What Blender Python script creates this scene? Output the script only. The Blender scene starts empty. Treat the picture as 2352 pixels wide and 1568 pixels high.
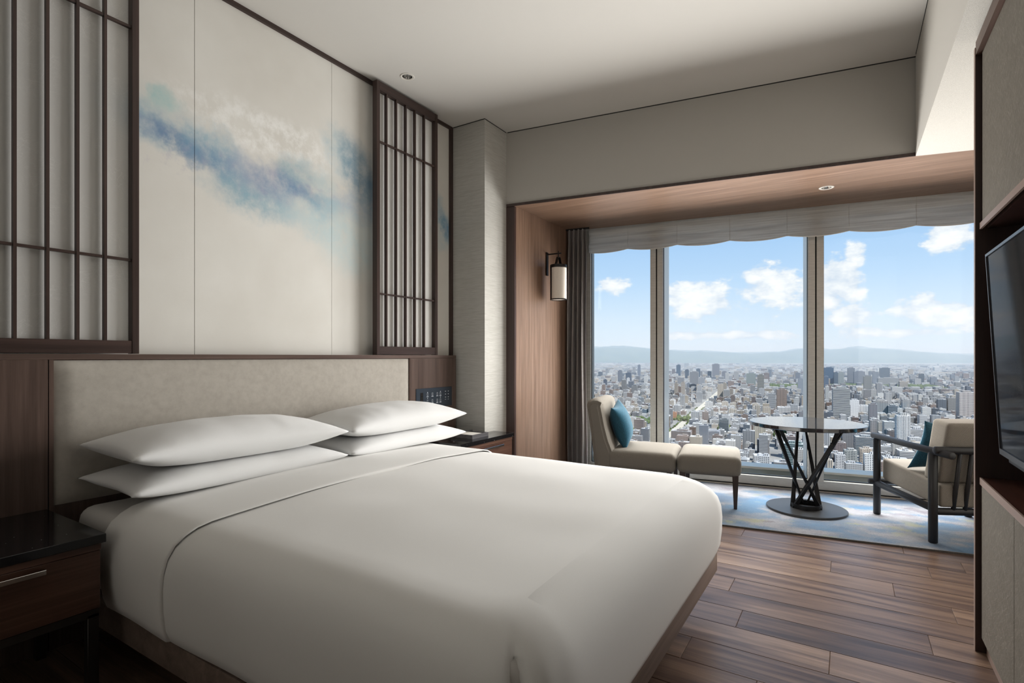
import bpy, bmesh, math, random
import numpy as np
from mathutils import Vector, Matrix, noise as mnoise

random.seed(7)
SC = bpy.context.scene
COL = SC.collection

# ------------------------------------------------------------------ camera
CX, FPX, HOR, VP1, CAMH = 1176.0, 1222.0, 819.0, 1948.0, 1.25
W_, H_ = 2352.0, 1568.0
TH = math.atan2(VP1 - CX, FPX)
cam = bpy.data.cameras.new('camera')
cam.sensor_fit = 'HORIZONTAL'
cam.sensor_width = 36.0
cam.lens = FPX / W_ * 36.0
cam.shift_y = (HOR - H_ / 2) / W_
cam.clip_start = 0.05
cam.clip_end = 90000
camo = bpy.data.objects.new('camera', cam)
camo.location = (0, 0, CAMH)
camo.rotation_euler = (math.pi / 2, 0, TH)
COL.objects.link(camo)
SC.camera = camo

# ------------------------------------------------------------------ colour management
vs = SC.view_settings
vs.view_transform = 'Standard'
vs.look = 'None'
vs.gamma = 1
vs.use_curve_mapping = False
vs.exposure = 0.0

CT, ST = math.cos(TH), math.sin(TH)
def ray(u, v):
    r = (u - CX) / FPX
    return Vector((r * CT - ST, r * ST + CT, -(v - HOR) / FPX))

cy = SC.cycles
cy.max_bounces = 10; cy.diffuse_bounces = 4; cy.glossy_bounces = 3; cy.transmission_bounces = 4; cy.transparent_max_bounces = 12; cy.volume_bounces = 0

# ------------------------------------------------------------------ node helpers
class NT:
    def __init__(self, tree):
        self.t = tree; self.n = tree.nodes; self.l = tree.links
    def new(self, typ, **kw):
        nd = self.n.new(typ)
        for k, v in kw.items(): setattr(nd, k, v)
        return nd
    def link(self, a, b): self.l.new(a, b)
    def put(self, sock, v):
        if hasattr(v, 'is_output') or isinstance(v, bpy.types.NodeSocket): self.l.new(v, sock)
        else: sock.default_value = v
    def math(self, op, a, b=None, c=None, clamp=False):
        nd = self.new('ShaderNodeMath', operation=op, use_clamp=clamp)
        self.put(nd.inputs[0], a)
        if b is not None: self.put(nd.inputs[1], b)
        if c is not None: self.put(nd.inputs[2], c)
        return nd.outputs[0]
    def vmath(self, op, a, b=None):
        nd = self.new('ShaderNodeVectorMath', operation=op)
        self.put(nd.inputs[0], a)
        if b is not None: self.put(nd.inputs[1], b)
        return nd.outputs['Value'] if op in ('LENGTH', 'DOT_PRODUCT', 'DISTANCE') else nd.outputs[0]
    def comb(self, x, y, z):
        nd = self.new('ShaderNodeCombineXYZ')
        for s, v in zip(nd.inputs, (x, y, z)): self.put(s, v)
        return nd.outputs[0]
    def sep(self, v):
        nd = self.new('ShaderNodeSeparateXYZ'); self.put(nd.inputs[0], v); return nd.outputs
    def noise(self, vec, scale, detail=4, rough=.55, dist=0, lac=2.0):
        nd = self.new('ShaderNodeTexNoise')
        self.put(nd.inputs['Vector'], vec); self.put(nd.inputs['Scale'], scale)
        nd.inputs['Detail'].default_value = detail; nd.inputs['Roughness'].default_value = rough
        nd.inputs['Distortion'].default_value = dist; nd.inputs['Lacunarity'].default_value = lac
        return nd.outputs
    def ramp(self, fac, stops, interp='LINEAR'):
        nd = self.new('ShaderNodeValToRGB'); nd.color_ramp.interpolation = interp
        els = nd.color_ramp.elements
        while len(els) < len(stops): els.new(0.5)
        for e, (p, c) in zip(els, stops):
            e.position = p
            e.color = (c, c, c, 1) if isinstance(c, (int, float)) else (*c[:3], 1)
        self.put(nd.inputs[0], fac)
        return nd.outputs[0]
    def mix(self, fac, a, b, blend='MIX'):
        nd = self.new('ShaderNodeMix', data_type='RGBA', blend_type=blend)
        self.put(nd.inputs[0], fac)
        self.put(nd.inputs[6], (*a, 1) if isinstance(a, tuple) and len(a) == 3 else a)
        self.put(nd.inputs[7], (*b, 1) if isinstance(b, tuple) and len(b) == 3 else b)
        return nd.outputs[2]
    def mrange(self, v, a, b, c=0.0, d=1.0, typ='LINEAR'):
        nd = self.new('ShaderNodeMapRange', interpolation_type=typ)
        self.put(nd.inputs[0], v)
        for i, x in zip((1, 2, 3, 4), (a, b, c, d)): self.put(nd.inputs[i], x)
        return nd.outputs[0]
    def bump(self, h, strength=.2, dist=.01):
        nd = self.new('ShaderNodeBump'); nd.inputs['Strength'].default_value = strength
        nd.inputs['Distance'].default_value = dist; self.put(nd.inputs['Height'], h)
        return nd.outputs[0]

def srgb(r, g, b):
    f = lambda c: (c / 255 / 12.92) if c / 255 <= .04045 else ((c / 255 + .055) / 1.055) ** 2.4
    return (f(r), f(g), f(b))

def new_mat(name):
    m = bpy.data.materials.new(name); m.use_nodes = True
    t = NT(m.node_tree)
    p = m.node_tree.nodes['Principled BSDF']
    return m, t, p
def simple(name, col, rough=.6, metal=0.0, spec=.5):
    m, t, p = new_mat(name)
    p.inputs['Base Color'].default_value = (*col, 1)
    p.inputs['Roughness'].default_value = rough
    p.inputs['Metallic'].default_value = metal
    p.inputs['Specular IOR Level'].default_value = spec
    return m
def pos(t):
    return t.new('ShaderNodeNewGeometry').outputs['Position']

# ------------------------------------------------------------------ world: blue sky with fair-weather cumulus
wd = bpy.data.worlds.new('sky'); SC.world = wd; wd.use_nodes = True
t = NT(wd.node_tree)
bg = wd.node_tree.nodes['Background']
d = t.sep(t.new('ShaderNodeTexCoord').outputs['Generated'])
az = t.math('ARCTAN2', d[0], d[1])
hyp = t.math('SQRT', t.math('ADD', t.math('MULTIPLY', d[0], d[0]), t.math('MULTIPLY', d[1], d[1])))
el = t.math('ARCTAN2', d[2], hyp)
grad = t.ramp(t.mrange(el, 0.0, 1.2), [(0.0, srgb(226, 238, 248)), (.045, srgb(214, 232, 248)), (.11, srgb(186, 216, 246)),
                                      (.19, srgb(158, 198, 240)), (.30, srgb(140, 184, 232)), (1.0, srgb(122, 166, 220))])
cv = t.comb(az, t.math('MULTIPLY', el, 1.6), 0.0)
n1 = t.noise(cv, 9.0, 8, .6, .25)[0]
n2 = t.noise(t.vmath('ADD', cv, (3.1, 1.7, 0.4)), 26.0, 6, .6)[0]
BLOBS = [(1612, 690, 95, 60), (1572, 706, 60, 40), (1770, 665, 110, 62), (1745, 640, 55, 36), (1930, 640, 70, 74), (1905, 690, 46, 40),
         (1950, 726, 75, 34), (2150, 710, 125, 56), (2130, 690, 60, 36), (2215, 725, 70, 36), (1405, 655, 50, 24), (1980, 764, 70, 20),
         (2170, 540, 75, 46), (1965, 590, 40, 44), (2060, 765, 160, 14), (1730, 770, 120, 12), (1560, 770, 120, 12)]
mask = None
for (u, v, su, sv) in BLOBS:
    r = ray(u, v); a0 = math.atan2(r.x, r.y); e0 = math.atan2(r.z, math.hypot(r.x, r.y))
    k = math.hypot(FPX, u - CX)
    sa = su / (k * k / FPX); se = sv / k
    q = t.vmath('MULTIPLY', t.vmath('SUBTRACT', t.comb(az, el, 0.0), (a0, e0, 0)), (1 / sa, 1 / se, 0))
    b = t.math('SUBTRACT', 1.0, t.vmath('LENGTH', q))
    mask = b if mask is None else t.math('MAXIMUM', mask, b)
# the same kind of cloud elsewhere round the sky
far = t.mrange(t.noise(t.vmath('ADD', cv, (11.0, 5.0, 2.0)), 3.4, 3, .5)[0], .56, .72, -1.0, .7)
out_of = t.mrange(t.math('ABSOLUTE', t.math('ADD', az, 0.12)), .46, .62)
mask = t.math('MAXIMUM', mask, t.math('SUBTRACT', t.math('MULTIPLY', t.math('ADD', far, 1.0), out_of), 1.0))
dens = t.math('ADD', t.math('MULTIPLY', mask, 0.58), t.math('ADD', t.math('MULTIPLY', t.math('SUBTRACT', n1, .5), 1.35), t.math('MULTIPLY', t.math('SUBTRACT', n2, .5), .85)))
cover = t.mrange(dens, .05, .27, 0, .96, 'SMOOTHSTEP')
shade = t.mrange(t.math('ADD', t.math('MULTIPLY', dens, .55), t.math('MULTIPLY', n2, .9)), .42, .82)
ccol = t.mix(shade, srgb(212, 223, 237), srgb(254, 254, 253))
veil = t.mrange(t.noise(t.vmath('MULTIPLY', cv, (1.0, 3.0, 1.0)), 5.0, 5, .6)[0], .45, .8, 0, .35)
lowhaze = t.mrange(el, .10, .02)
skyc = t.mix(t.math('MULTIPLY', veil, lowhaze), grad, srgb(240, 245, 250))
skyc = t.mix(cover, skyc, ccol)
ground = t.mrange(d[2], -.012, -.004)
skyc = t.mix(ground, srgb(150, 165, 180), skyc)
t.link(skyc, bg.inputs[0])
bg.inputs[1].default_value = 1.12

# ------------------------------------------------------------------ sun (behind the building, on the city) and fill lamps added at the window
PH = math.radians(8.5)                       # the window wall runs askew by this angle
WD = Vector((math.cos(PH), math.sin(PH), 0)) # along the window
WN = Vector((math.sin(PH), -math.cos(PH), 0))# into the room
W0 = Vector((-.376, 5.61, 0))
def wp(s, n, z=0.0): return W0 + WD * s + WN * n + Vector((0, 0, z))

sun = bpy.data.lights.new('sun', 'SUN'); sun.energy = 8.5; sun.angle = math.radians(.5); sun.color = (1, .965, .92)
suno = bpy.data.objects.new('sun', sun); COL.objects.link(suno)
sd = Vector((-.72, .46, -1.0)).normalized()
suno.rotation_euler = sd.to_track_quat('-Z', 'Y').to_euler()

WIN_FILL = 132.0
for s0, s1 in ((-1.86, -1.38), (-1.18, .04), (.20, 1.30)):  # lamps added just inside the panes to lift the room above sky light
    la = bpy.data.lights.new('window_fill', 'AREA'); la.shape = 'RECTANGLE'
    la.size = s1 - s0; la.size_y = 2.02; la.energy = WIN_FILL * (s1 - s0) / 1.2; la.color = (1.0, .985, .955)
    lo = bpy.data.objects.new('window_fill', la); COL.objects.link(lo)
    la.spread = math.radians(145)
    lo.visible_glossy = False
    lo.location = wp((s0 + s1) / 2, .03, 1.16)
    lo.rotation_euler = (WN + Vector((0, 0, -.13))).to_track_quat('-Z', 'Y').to_euler()   # fill aimed slightly down, off the dropped ceiling

# ------------------------------------------------------------------ object helpers
FRAME = {}
def link(o): COL.objects.link(o); return o
def tag(o, label=None, cat=None, group=None, kind=None):
    if label: o['label'] = label
    if cat: o['category'] = cat
    if group: o['group'] = group
    if kind: o['kind'] = kind
    return o
def thing(name, loc, rotz=0.0, label=None, cat=None, group=None, kind=None):
    o = bpy.data.objects.new(name, None); link(o)
    o.empty_display_size = .1
    o.location = loc; o.rotation_euler = (0, 0, rotz)
    FRAME[o] = Matrix.Translation(loc) @ Matrix.Rotation(rotz, 4, 'Z')
    return tag(o, label, cat, group, kind)
def finish(name, bm, mat, parent=None, world=True, smooth=False, angle=None):
    """one mesh object; the bmesh is in world coordinates (world=True) or in the thing's own frame"""
    me = bpy.data.meshes.new(name)
    if parent is not None:
        if world: bm.transform(FRAME[parent].inverted())
        M = None
    else:
        xs = [v.co for v in bm.verts]
        lo = Vector((min(c.x for c in xs), min(c.y for c in xs), min(c.z for c in xs)))
        hi = Vector((max(c.x for c in xs), max(c.y for c in xs), max(c.z for c in xs)))
        M = Vector(((lo.x + hi.x) / 2, (lo.y + hi.y) / 2, lo.z))
        bm.transform(Matrix.Translation(-M))
    bm.to_mesh(me); bm.free()
    if mat is not None: me.materials.append(mat)
    o = bpy.data.objects.new(name, me); link(o)
    if parent is not None:
        o.parent = parent; FRAME[o] = FRAME[parent]
    else:
        o.location = M; FRAME[o] = Matrix.Translation(M)
    if smooth:
        me.polygons.foreach_set('use_smooth', [True] * len(me.polygons))
        if angle: 
            me.set_sharp_from_angle(angle=math.radians(angle))
    return o
def copy_tree(o, parent=None):
    c = o.copy(); link(c)
    if parent is not None: c.parent = parent
    for ch in list(o.children): copy_tree(ch, c)
    return c
def bm_box(bm, lo, hi, bev=0.0, seg=2):
    lo = Vector(lo); hi = Vector(hi)
    r = bmesh.ops.create_cube(bm, size=1.0)
    vs_ = r['verts']
    for v in vs_:
        v.co = Vector([lo[i] + (v.co[i] + .5) * (hi[i] - lo[i]) for i in range(3)])
    if bev > 0:
        es = list({e for v in vs_ for e in v.link_edges})
        bmesh.ops.bevel(bm, geom=es, offset=bev, segments=seg, profile=.5, affect='EDGES')
    return bm
def box(name, lo, hi, mat, parent=None, bev=0.0, seg=2, world=True, smooth=None):
    bm = bmesh.new(); bm_box(bm, lo, hi, bev, seg)
    return finish(name, bm, mat, parent, world, smooth=(bev > 0 if smooth is None else smooth), angle=40)
def bm_prism(bm, poly, z0, z1, bev=0.0, seg=2):
    """poly: list of (x,y) counter-clockwise"""
    b = [bm.verts.new((x, y, z0)) for x, y in poly]; tp = [bm.verts.new((x, y, z1)) for x, y in poly]
    n = len(poly); fs = [bm.faces.new(b[::-1]), bm.faces.new(tp)]
    for i in range(n): fs.append(bm.faces.new((b[i], b[(i + 1) % n], tp[(i + 1) % n], tp[i])))
    if bev > 0:
        es = list({e for f in fs for e in f.edges})
        bmesh.ops.bevel(bm, geom=es, offset=bev, segments=seg, profile=.5, affect='EDGES')
    return bm
def prism(name, poly, z0, z1, mat, parent=None, bev=0.0, seg=2, world=True):
    bm = bmesh.new(); bm_prism(bm, poly, z0, z1, bev, seg)
    bmesh.ops.recalc_face_normals(bm, faces=bm.faces[:])
    return finish(name, bm, mat, parent, world, smooth=bev > 0, angle=40)
def bm_tube(bm, pts, r, n=12, caps=True, bevel=0.0):
    """straight-jointed tube through pts; r a number or a list"""
    pts = [Vector(p) for p in pts]
    rs = r if isinstance(r, (list, tuple)) else [r] * len(pts)
    rings = []
    up = None
    for i, p in enumerate(pts):
        dd = (pts[min(i + 1, len(pts) - 1)] - pts[max(i - 1, 0)]).normalized()
        if up is None:
            up = Vector((0, 0, 1)) if abs(dd.z) < .95 else Vector((1, 0, 0))
        x = dd.cross(up).normalized(); y = x.cross(dd).normalized(); up = y
        rings.append([bm.verts.new(p + (x * math.cos(2 * math.pi * k / n) + y * math.sin(2 * math.pi * k / n)) * rs[i]) for k in range(n)])
    for a, b in zip(rings, rings[1:]):
        for k in range(n): bm.faces.new((a[k], a[(k + 1) % n], b[(k + 1) % n], b[k]))
    if caps:
        bm.faces.new(rings[0][::-1]); bm.faces.new(rings[-1])
    return bm
def tube(name, pts, r, mat, parent=None, n=14, world=True):
    """rod with slightly rounded ends"""
    pts = [Vector(p) for p in pts]
    bm = bmesh.new()
    if not isinstance(r, (list, tuple)):
        d0 = (pts[1] - pts[0]).normalized(); d1 = (pts[-1] - pts[-2]).normalized()
        b = min(r * .22, .006)
        P = [pts[0], pts[0] + d0 * b] + pts[1:-1] + [pts[-1] - d1 * b, pts[-1]]
        bm_tube(bm, P, [r - b] + [r] * (len(P) - 2) + [r - b], n)
    else:
        bm_tube(bm, pts, r, n)
    bmesh.ops.recalc_face_normals(bm, faces=bm.faces[:])
    return finish(name, bm, mat, parent, world, smooth=True, angle=50)
def bm_lathe(bm, prof, c, n=48):
    """prof: list of (r,z); closed at axis where r=0"""
    rings = []
    for r, z in prof:
        if r < 1e-6: rings.append([bm.verts.new((c[0], c[1], z))])
        else: rings.append([bm.verts.new((c[0] + r * math.cos(2 * math.pi * k / n), c[1] + r * math.sin(2 * math.pi * k / n), z)) for k in range(n)])
    for a, b in zip(rings, rings[1:]):
        for k in range(n):
            k2 = (k + 1) % n
            if len(a) == 1 and len(b) == 1: continue
            if len(a) == 1: bm.faces.new((a[0], b[k2], b[k]))
            elif len(b) == 1: bm.faces.new((a[k], a[k2], b[0]))
            else: bm.faces.new((a[k], a[k2], b[k2], b[k]))
    return bm
def lathe(name, prof, c, mat, parent=None, n=48, world=True, angle=35):
    bm = bmesh.new(); bm_lathe(bm, prof, c, n)
    bmesh.ops.recalc_face_normals(bm, faces=bm.faces[:])
    return finish(name, bm, mat, parent, world, smooth=True, angle=angle)
def bm_grid(bm, P):
    """P[i][j] points -> quads"""
    V = [[bm.verts.new(p) for p in row] for row in P]
    for a, b in zip(V, V[1:]):
        for j in range(len(a) - 1): bm.faces.new((a[j], a[j + 1], b[j + 1], b[j]))
    return V

# ------------------------------------------------------------------ materials
def wood(name, c_dark, c_mid, c_light, axis='Z', scale=1.0, rough=.42, bumpy=.08, var=True):
    m, t, p = new_mat(name)
    v = pos(t)
    off = t.math('MULTIPLY', t.new('ShaderNodeObjectInfo').outputs['Random'], 37.0)
    v = t.vmath('ADD', v, t.comb(off, off, off)) if var else v
    st = {'X': (.9, 22, 22), 'Y': (22, .9, 22), 'Z': (22, 22, .9)}[axis]
    q = t.vmath('MULTIPLY', v, tuple(s * scale for s in st))
    a = t.noise(q, 1.0, 6, .62, .4)[0]
    st2 = {'X': (2.5, 160, 160), 'Y': (160, 2.5, 160), 'Z': (160, 160, 2.5)}[axis]
    b = t.noise(t.vmath('MULTIPLY', v, tuple(s * scale for s in st2)), 1.0, 3, .6)[0]
    f = t.math('ADD', t.math('MULTIPLY', a, .72), t.math('MULTIPLY', b, .28))
    c = t.ramp(f, [(.32, c_dark), (.5, c_mid), (.68, c_light)])
    t.link(c, p.inputs['Base Color'])
    p.inputs['Roughness'].default_value = rough
    t.link(t.bump(b, bumpy, .002), p.inputs['Normal'])
    return m

M = {}
M['ceiling'], t, p = new_mat('ceiling_paint')
n = t.noise(pos(t), 240, 3)[0]
p.inputs['Base Color'].default_value = (.60, .58, .545, 1); p.inputs['Roughness'].default_value = .9
t.link(t.bump(n, .12, .002), p.inputs['Normal'])
M['wallpaint'], t, p = new_mat('wall_paint')
n = t.noise(pos(t), 300, 3)[0]
p.inputs['Base Color'].default_value = (.46, .44, .405, 1); p.inputs['Roughness'].default_value = .9
t.link(t.bump(n, .12, .002), p.inputs['Normal'])
M['grain_paint'], t, p = new_mat('sparkling_wallpaper')
n = t.noise(pos(t), 420, 2, .7)[0]
t.link(t.ramp(n, [(.35, (.40, .385, .355)), (.65, (.54, .52, .48))]), p.inputs['Base Color']); p.inputs['Roughness'].default_value = .8
t.link(t.bump(n, .35, .003), p.inputs['Normal'])
M['ribpaper'], t, p = new_mat('ribbed_wallpaper')
q = t.vmath('MULTIPLY', pos(t), (9, 9, 240))
n = t.noise(q, 1.0, 4, .65)[0]
n3 = t.noise(t.vmath('MULTIPLY', pos(t), (60, 60, 700)), 1.0, 2, .6)[0]
t.link(t.ramp(n, [(.3, (.42, .408, .372)), (.5, (.50, .488, .452)), (.72, (.58, .568, .53))]), p.inputs['Base Color']); p.inputs['Roughness'].default_value = .75
t.link(t.bump(t.math('ADD', n, t.math('MULTIPLY', n3, .6)), .35, .003), p.inputs['Normal'])

DK = (srgb(44, 33, 30), srgb(60, 46, 42), srgb(76, 59, 54))
M['darkwood_v'] = wood('dark_wood_upright', *DK, 'Z')
M['darkwood_h'] = wood('dark_wood_lengthwise', *DK, 'Y')
HB = (srgb(64, 50, 45), srgb(82, 66, 59), srgb(100, 82, 74))
M['headwood'] = wood('headboard_walnut_upright', *HB, 'Z', rough=.45)
M['headwood_h'] = wood('headboard_walnut_lengthwise', *HB, 'Y', rough=.45)
WA = (srgb(98, 76, 62), srgb(119, 95, 79), srgb(139, 113, 95))
M['walnut_v'] = wood('walnut_veneer_upright', *WA, 'Z', scale=1.6, rough=.36, var=False)
M['walnut_x'] = wood('walnut_veneer_crosswise', *WA, 'X', scale=1.6, rough=.36, var=False)
M['jambdark'] = wood('jamb_edge_wood', srgb(54, 39, 36), srgb(66, 49, 45), srgb(78, 60, 54), 'Z', rough=.4)
M['espresso'] = wood('espresso_drawer_wood', srgb(40, 24, 20), srgb(56, 34, 28), srgb(72, 46, 38), 'Y', rough=.28)
M['ns_walnut'] = wood('drawer_walnut', srgb(96, 64, 46), srgb(124, 86, 62), srgb(146, 104, 78), 'Y', rough=.35)
M['espresso_v'] = wood('niche_dark_wood', srgb(36, 23, 21), srgb(46, 30, 27), srgb(58, 39, 35), 'Z', rough=.4)

# floor planks
m, t, p = new_mat('floor_plank_wood')
rnd = t.new('ShaderNodeObjectInfo').outputs['Random']
v = t.vmath('ADD', pos(t), t.comb(t.math('MULTIPLY', rnd, 91), t.math('MULTIPLY', rnd, 53), 0.0))
a = t.noise(t.vmath('MULTIPLY', v, (1.1, 16, 1)), 1.0, 5, .6, .9)[0]
b = t.noise(t.vmath('MULTIPLY', v, (3.0, 190, 1)), 1.0, 3, .6)[0]
f = t.math('ADD', t.math('MULTIPLY', a, .74), t.math('MULTIPLY', b, .26))
f = t.math('ADD', f, t.math('MULTIPLY', t.math('SUBTRACT', rnd, .5), .13))
t.link(t.ramp(f, [(.30, srgb(57, 46, 42)), (.43, srgb(82, 65, 56)), (.55, srgb(104, 84, 70)), (.72, srgb(132, 109, 91))]), p.inputs['Base Color'])
p.inputs['Roughness'].default_value = .33
t.link(t.bump(b, .10, .0015), p.inputs['Normal'])
M['plank'] = m
M['subfloor'] = simple('subfloor', srgb(50, 38, 32), .8)

# mural: pigment cloud drifting across pale paper, laid out on the wall in metres (Y along the wall, Z up)
PIG = [  # Y, Z, half-length, half-height, slope dz/dy, colour, strength
    (.80, 2.42, .55, .16, .10, srgb(164, 185, 189), .55), (1.27, 2.42, .20, .085, -.25, srgb(123, 164, 184), .85), (1.37, 2.545, .07, .055, 0, srgb(144, 190, 191), .75),
    (1.33, 2.40, .16, .05, -.2, srgb(137, 151, 177), .7), (1.47, 2.345, .11, .055, -.55, srgb(98, 129, 164), .95), (1.62, 2.40, .18, .11, -.12, srgb(124, 165, 186), .85),
    (1.66, 2.31, .17, .085, -.25, srgb(116, 148, 176), .9), (1.82, 2.36, .16, .09, -.12, srgb(154, 165, 188), .7), (1.86, 2.185, .24, .105, -.10, srgb(130, 168, 185), .9),
    (2.00, 2.31, .17, .10, -.10, srgb(128, 149, 177), .85), (2.14, 2.40, .12, .10, .1, srgb(133, 168, 182), .75), (2.18, 2.285, .17, .055, -.25, srgb(109, 138, 171), .85),
    (2.20, 2.14, .24, .11, -.25, srgb(175, 199, 206), .6), (2.36, 2.24, .13, .09, -.1, srgb(128, 165, 185), .75), (2.34, 2.42, .10, .10, 0, srgb(158, 188, 197), .55),
    (2.50, 2.66, .14, .15, -.3, srgb(150, 183, 196), .6), (2.66, 2.56, .16, .20, -.7, srgb(106, 143, 166), .9), (2.80, 2.42, .18, .16, -.5, srgb(113, 146, 170), .8),
    (2.58, 2.30, .16, .09, -.1, srgb(148, 172, 195), .6), (2.62, 2.06, .34, .20, -.2, srgb(181, 208, 214), .6), (3.05, 2.30, .35, .20, -.2, srgb(166, 193, 206), .55),
    (3.56, 2.44, .13, .13, -.9, srgb(131, 174, 191), .8), (3.63, 2.37, .08, .09, -.6, srgb(107, 144, 173), .9), (3.58, 2.24, .10, .08, 0, srgb(174, 197, 204), .5)]
def mural_nodes(t):
    P = t.sep(pos(t))
    y, z = P[1], P[2]
    w1 = t.noise(t.comb(0.0, y, z), 2.6, 5, .60)[1]
    w2 = t.noise(t.comb(5.0, y, z), 11.0, 6, .68)
    wv = t.sep(t.vmath('SUBTRACT', w1, (.5, .5, .5))); wq = t.sep(t.vmath('SUBTRACT', w2[1], (.5, .5, .5)))
    yy = t.math('ADD', y, t.math('ADD', t.math('MULTIPLY', wv[0], .30), t.math('MULTIPLY', wq[0], .10)))
    zz = t.math('ADD', z, t.math('ADD', t.math('MULTIPLY', wv[1], .26), t.math('MULTIPLY', wq[1], .10)))
    col = t.ramp(t.noise(t.comb(2.0, y, z), 1.4, 4, .55)[0], [(.35, srgb(211, 208, 201)), (.65, srgb(222, 220, 214))])
    # whitened puffs above the band
    pf = t.mrange(t.vmath('LENGTH', t.comb(t.math('MULTIPLY', t.math('SUBTRACT', yy, 1.95), 1.5), t.math('MULTIPLY', t.math('SUBTRACT', zz, 2.60), 5.5), 0.0)), .35, 1.1, 1, 0, 'SMOOTHSTEP')
    col = t.mix(t.math('MULTIPLY', pf, t.mrange(w2[0], .42, .60)), col, srgb(232, 231, 227))
    gran = t.mrange(w2[0], .34, .60, .45, 1.0)
    for (y0, z0, ry, rz, sl, c, k) in PIG:
        dy = t.math('SUBTRACT', yy, y0)
        dz = t.math('SUBTRACT', t.math('SUBTRACT', zz, z0), t.math('MULTIPLY', dy, sl))
        r = t.vmath('LENGTH', t.comb(t.math('DIVIDE', dy, ry), t.math('DIVIDE', dz, rz), 0.0))
        a = t.math('MULTIPLY', t.mrange(r, .40, 1.55, k * .86, 0, 'SMOOTHSTEP'), gran)
        col = t.mix(a, col, c)
    lav = t.math('MULTIPLY', t.mrange(t.noise(t.comb(8.0, y, z), 15.0, 5, .7)[0], .53, .66), .22)
    bandm = t.mrange(t.vmath('LENGTH', t.comb(t.math('DIVIDE', t.math('SUBTRACT', yy, 1.9), .9), t.math('DIVIDE', t.math('SUBTRACT', zz, 2.33), .16), 0.0)), .4, 1.3, 1, 0)
    col = t.mix(t.math('MULTIPLY', lav, bandm), col, srgb(150, 142, 178))
    return col
m, t, p = new_mat('mural_paper'); t.link(mural_nodes(t), p.inputs['Base Color'])
p.inputs['Roughness'].default_value = .85
t.link(t.bump(t.noise(t.vmath('MULTIPLY', pos(t), (1, 40, 90)), 1.0, 4)[0], .12, .002), p.inputs['Normal'])
M['mural'] = m
# rice paper behind the lattices: thin, fibrous, lets the mural show through faintly
m, t, p = new_mat('rice_paper')
v = pos(t)
fib = None
for k, rot in enumerate((.35, 1.25, 2.2, 2.9)):
    mp = t.new('ShaderNodeMapping'); t.put(mp.inputs['Vector'], v)
    mp.inputs['Rotation'].default_value = (rot, 0, 0); mp.inputs['Location'].default_value = (k, k * 3.3, 0)
    q = t.vmath('MULTIPLY', mp.outputs[0], (0.0, 5.0, 42.0))
    nn = t.noise(q, 1.0, 2, .5, 1.6)[0]
    ln = t.mrange(t.math('ABSOLUTE', t.math('SUBTRACT', nn, .5)), 0.0, .012, 1, 0)
    fib = ln if fib is None else t.math('MAXIMUM', fib, ln)
pat = t.mrange(t.noise(v, 6.0, 3)[0], .45, .62)
fib = t.math('MULTIPLY', fib, pat)
t.link(t.mix(t.math('MULTIPLY', fib, .35), srgb(240, 239, 236), srgb(250, 249, 247)), p.inputs['Base Color'])
p.inputs['Roughness'].default_value = .85
tr = t.new('ShaderNodeBsdfTransparent')
tl = t.new('ShaderNodeBsdfTranslucent'); tl.inputs[0].default_value = (.86, .86, .85, 1)
mx0 = t.new('ShaderNodeMixShader'); mx0.inputs[0].default_value = .25
t.link(p.outputs[0], mx0.inputs[1]); t.link(tl.outputs[0], mx0.inputs[2])
mx = t.new('ShaderNodeMixShader'); t.put(mx.inputs[0], t.mrange(fib, 0, 1, .22, .14))
t.link(mx0.outputs[0], mx.inputs[1]); t.link(tr.outputs[0], mx.inputs[2])
t.link(mx.outputs[0], t.n['Material Output'].inputs[0])
M['ricepaper'] = m

# leatherette headboard pad
m, t, p = new_mat('taupe_leatherette')
a = t.noise(pos(t), 26, 6, .65)[0]; b = t.noise(pos(t), 520, 2)[0]
t.link(t.ramp(a, [(.34, srgb(163, 157, 148)), (.64, srgb(174, 168, 159))]), p.inputs['Base Color'])
p.inputs['Roughness'].default_value = .52
t.link(t.bump(t.math('ADD', t.math('MULTIPLY', a, .7), t.math('MULTIPLY', b, .5)), .22, .002), p.inputs['Normal'])
M['pad'] = m

def fabric(name, c1, c2, scale, bump=.3, rough=.9, sheen=.2):
    m, t, p = new_mat(name)
    v = t.new('ShaderNodeTexCoord').outputs['Object']
    a = t.noise(v, scale, 2, .7)[0]
    t.link(t.ramp(a, [(.36, c1), (.64, c2)]), p.inputs['Base Color'])
    p.inputs['Roughness'].default_value = rough
    p.inputs['Sheen Weight'].default_value = sheen
    t.link(t.bump(a, bump, .002), p.inputs['Normal'])
    return m
M['linen'] = fabric('white_cotton', (.74, .73, .705), (.78, .77, .745), 900, .06, .85, .1)
M['pillowcase'] = fabric('white_pillowcase', (.75, .75, .745), (.80, .80, .795), 900, .06, .85, .1)
M['sheet'] = fabric('fitted_sheet', (.70, .68, .65), (.74, .72, .69), 900, .05, .85, .1)
M['chaise'] = fabric('greige_wool', srgb(96, 91, 84), srgb(130, 125, 116), 520, .35, .95, 0.0)
M['greycurtain'] = fabric('grey_curtain', srgb(158, 152, 149), srgb(184, 178, 175), 300, .2)
M['teal'] = fabric('teal_velvet', srgb(10, 56, 74), srgb(22, 80, 100), 160, .25, .8, .08)
M['blackmetal'] = simple('black_metal', srgb(26, 26, 28), .38, .3)
M['black_rod'] = simple('black_stained_ash', srgb(34, 35, 38), .42)
M['chrome'] = simple('chrome', (.78, .77, .75), .12, 1.0)
M['darkmetal'] = simple('gunmetal', srgb(86, 82, 80), .35, .9)
M['bronzeedge'] = simple('bronze_edge', srgb(148, 128, 118), .4, .35)
M['frame_alu'], t, p = new_mat('window_aluminium')
n = t.noise(t.vmath('MULTIPLY', pos(t), (14, 14, 120)), 1.0, 2)[0]
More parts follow.
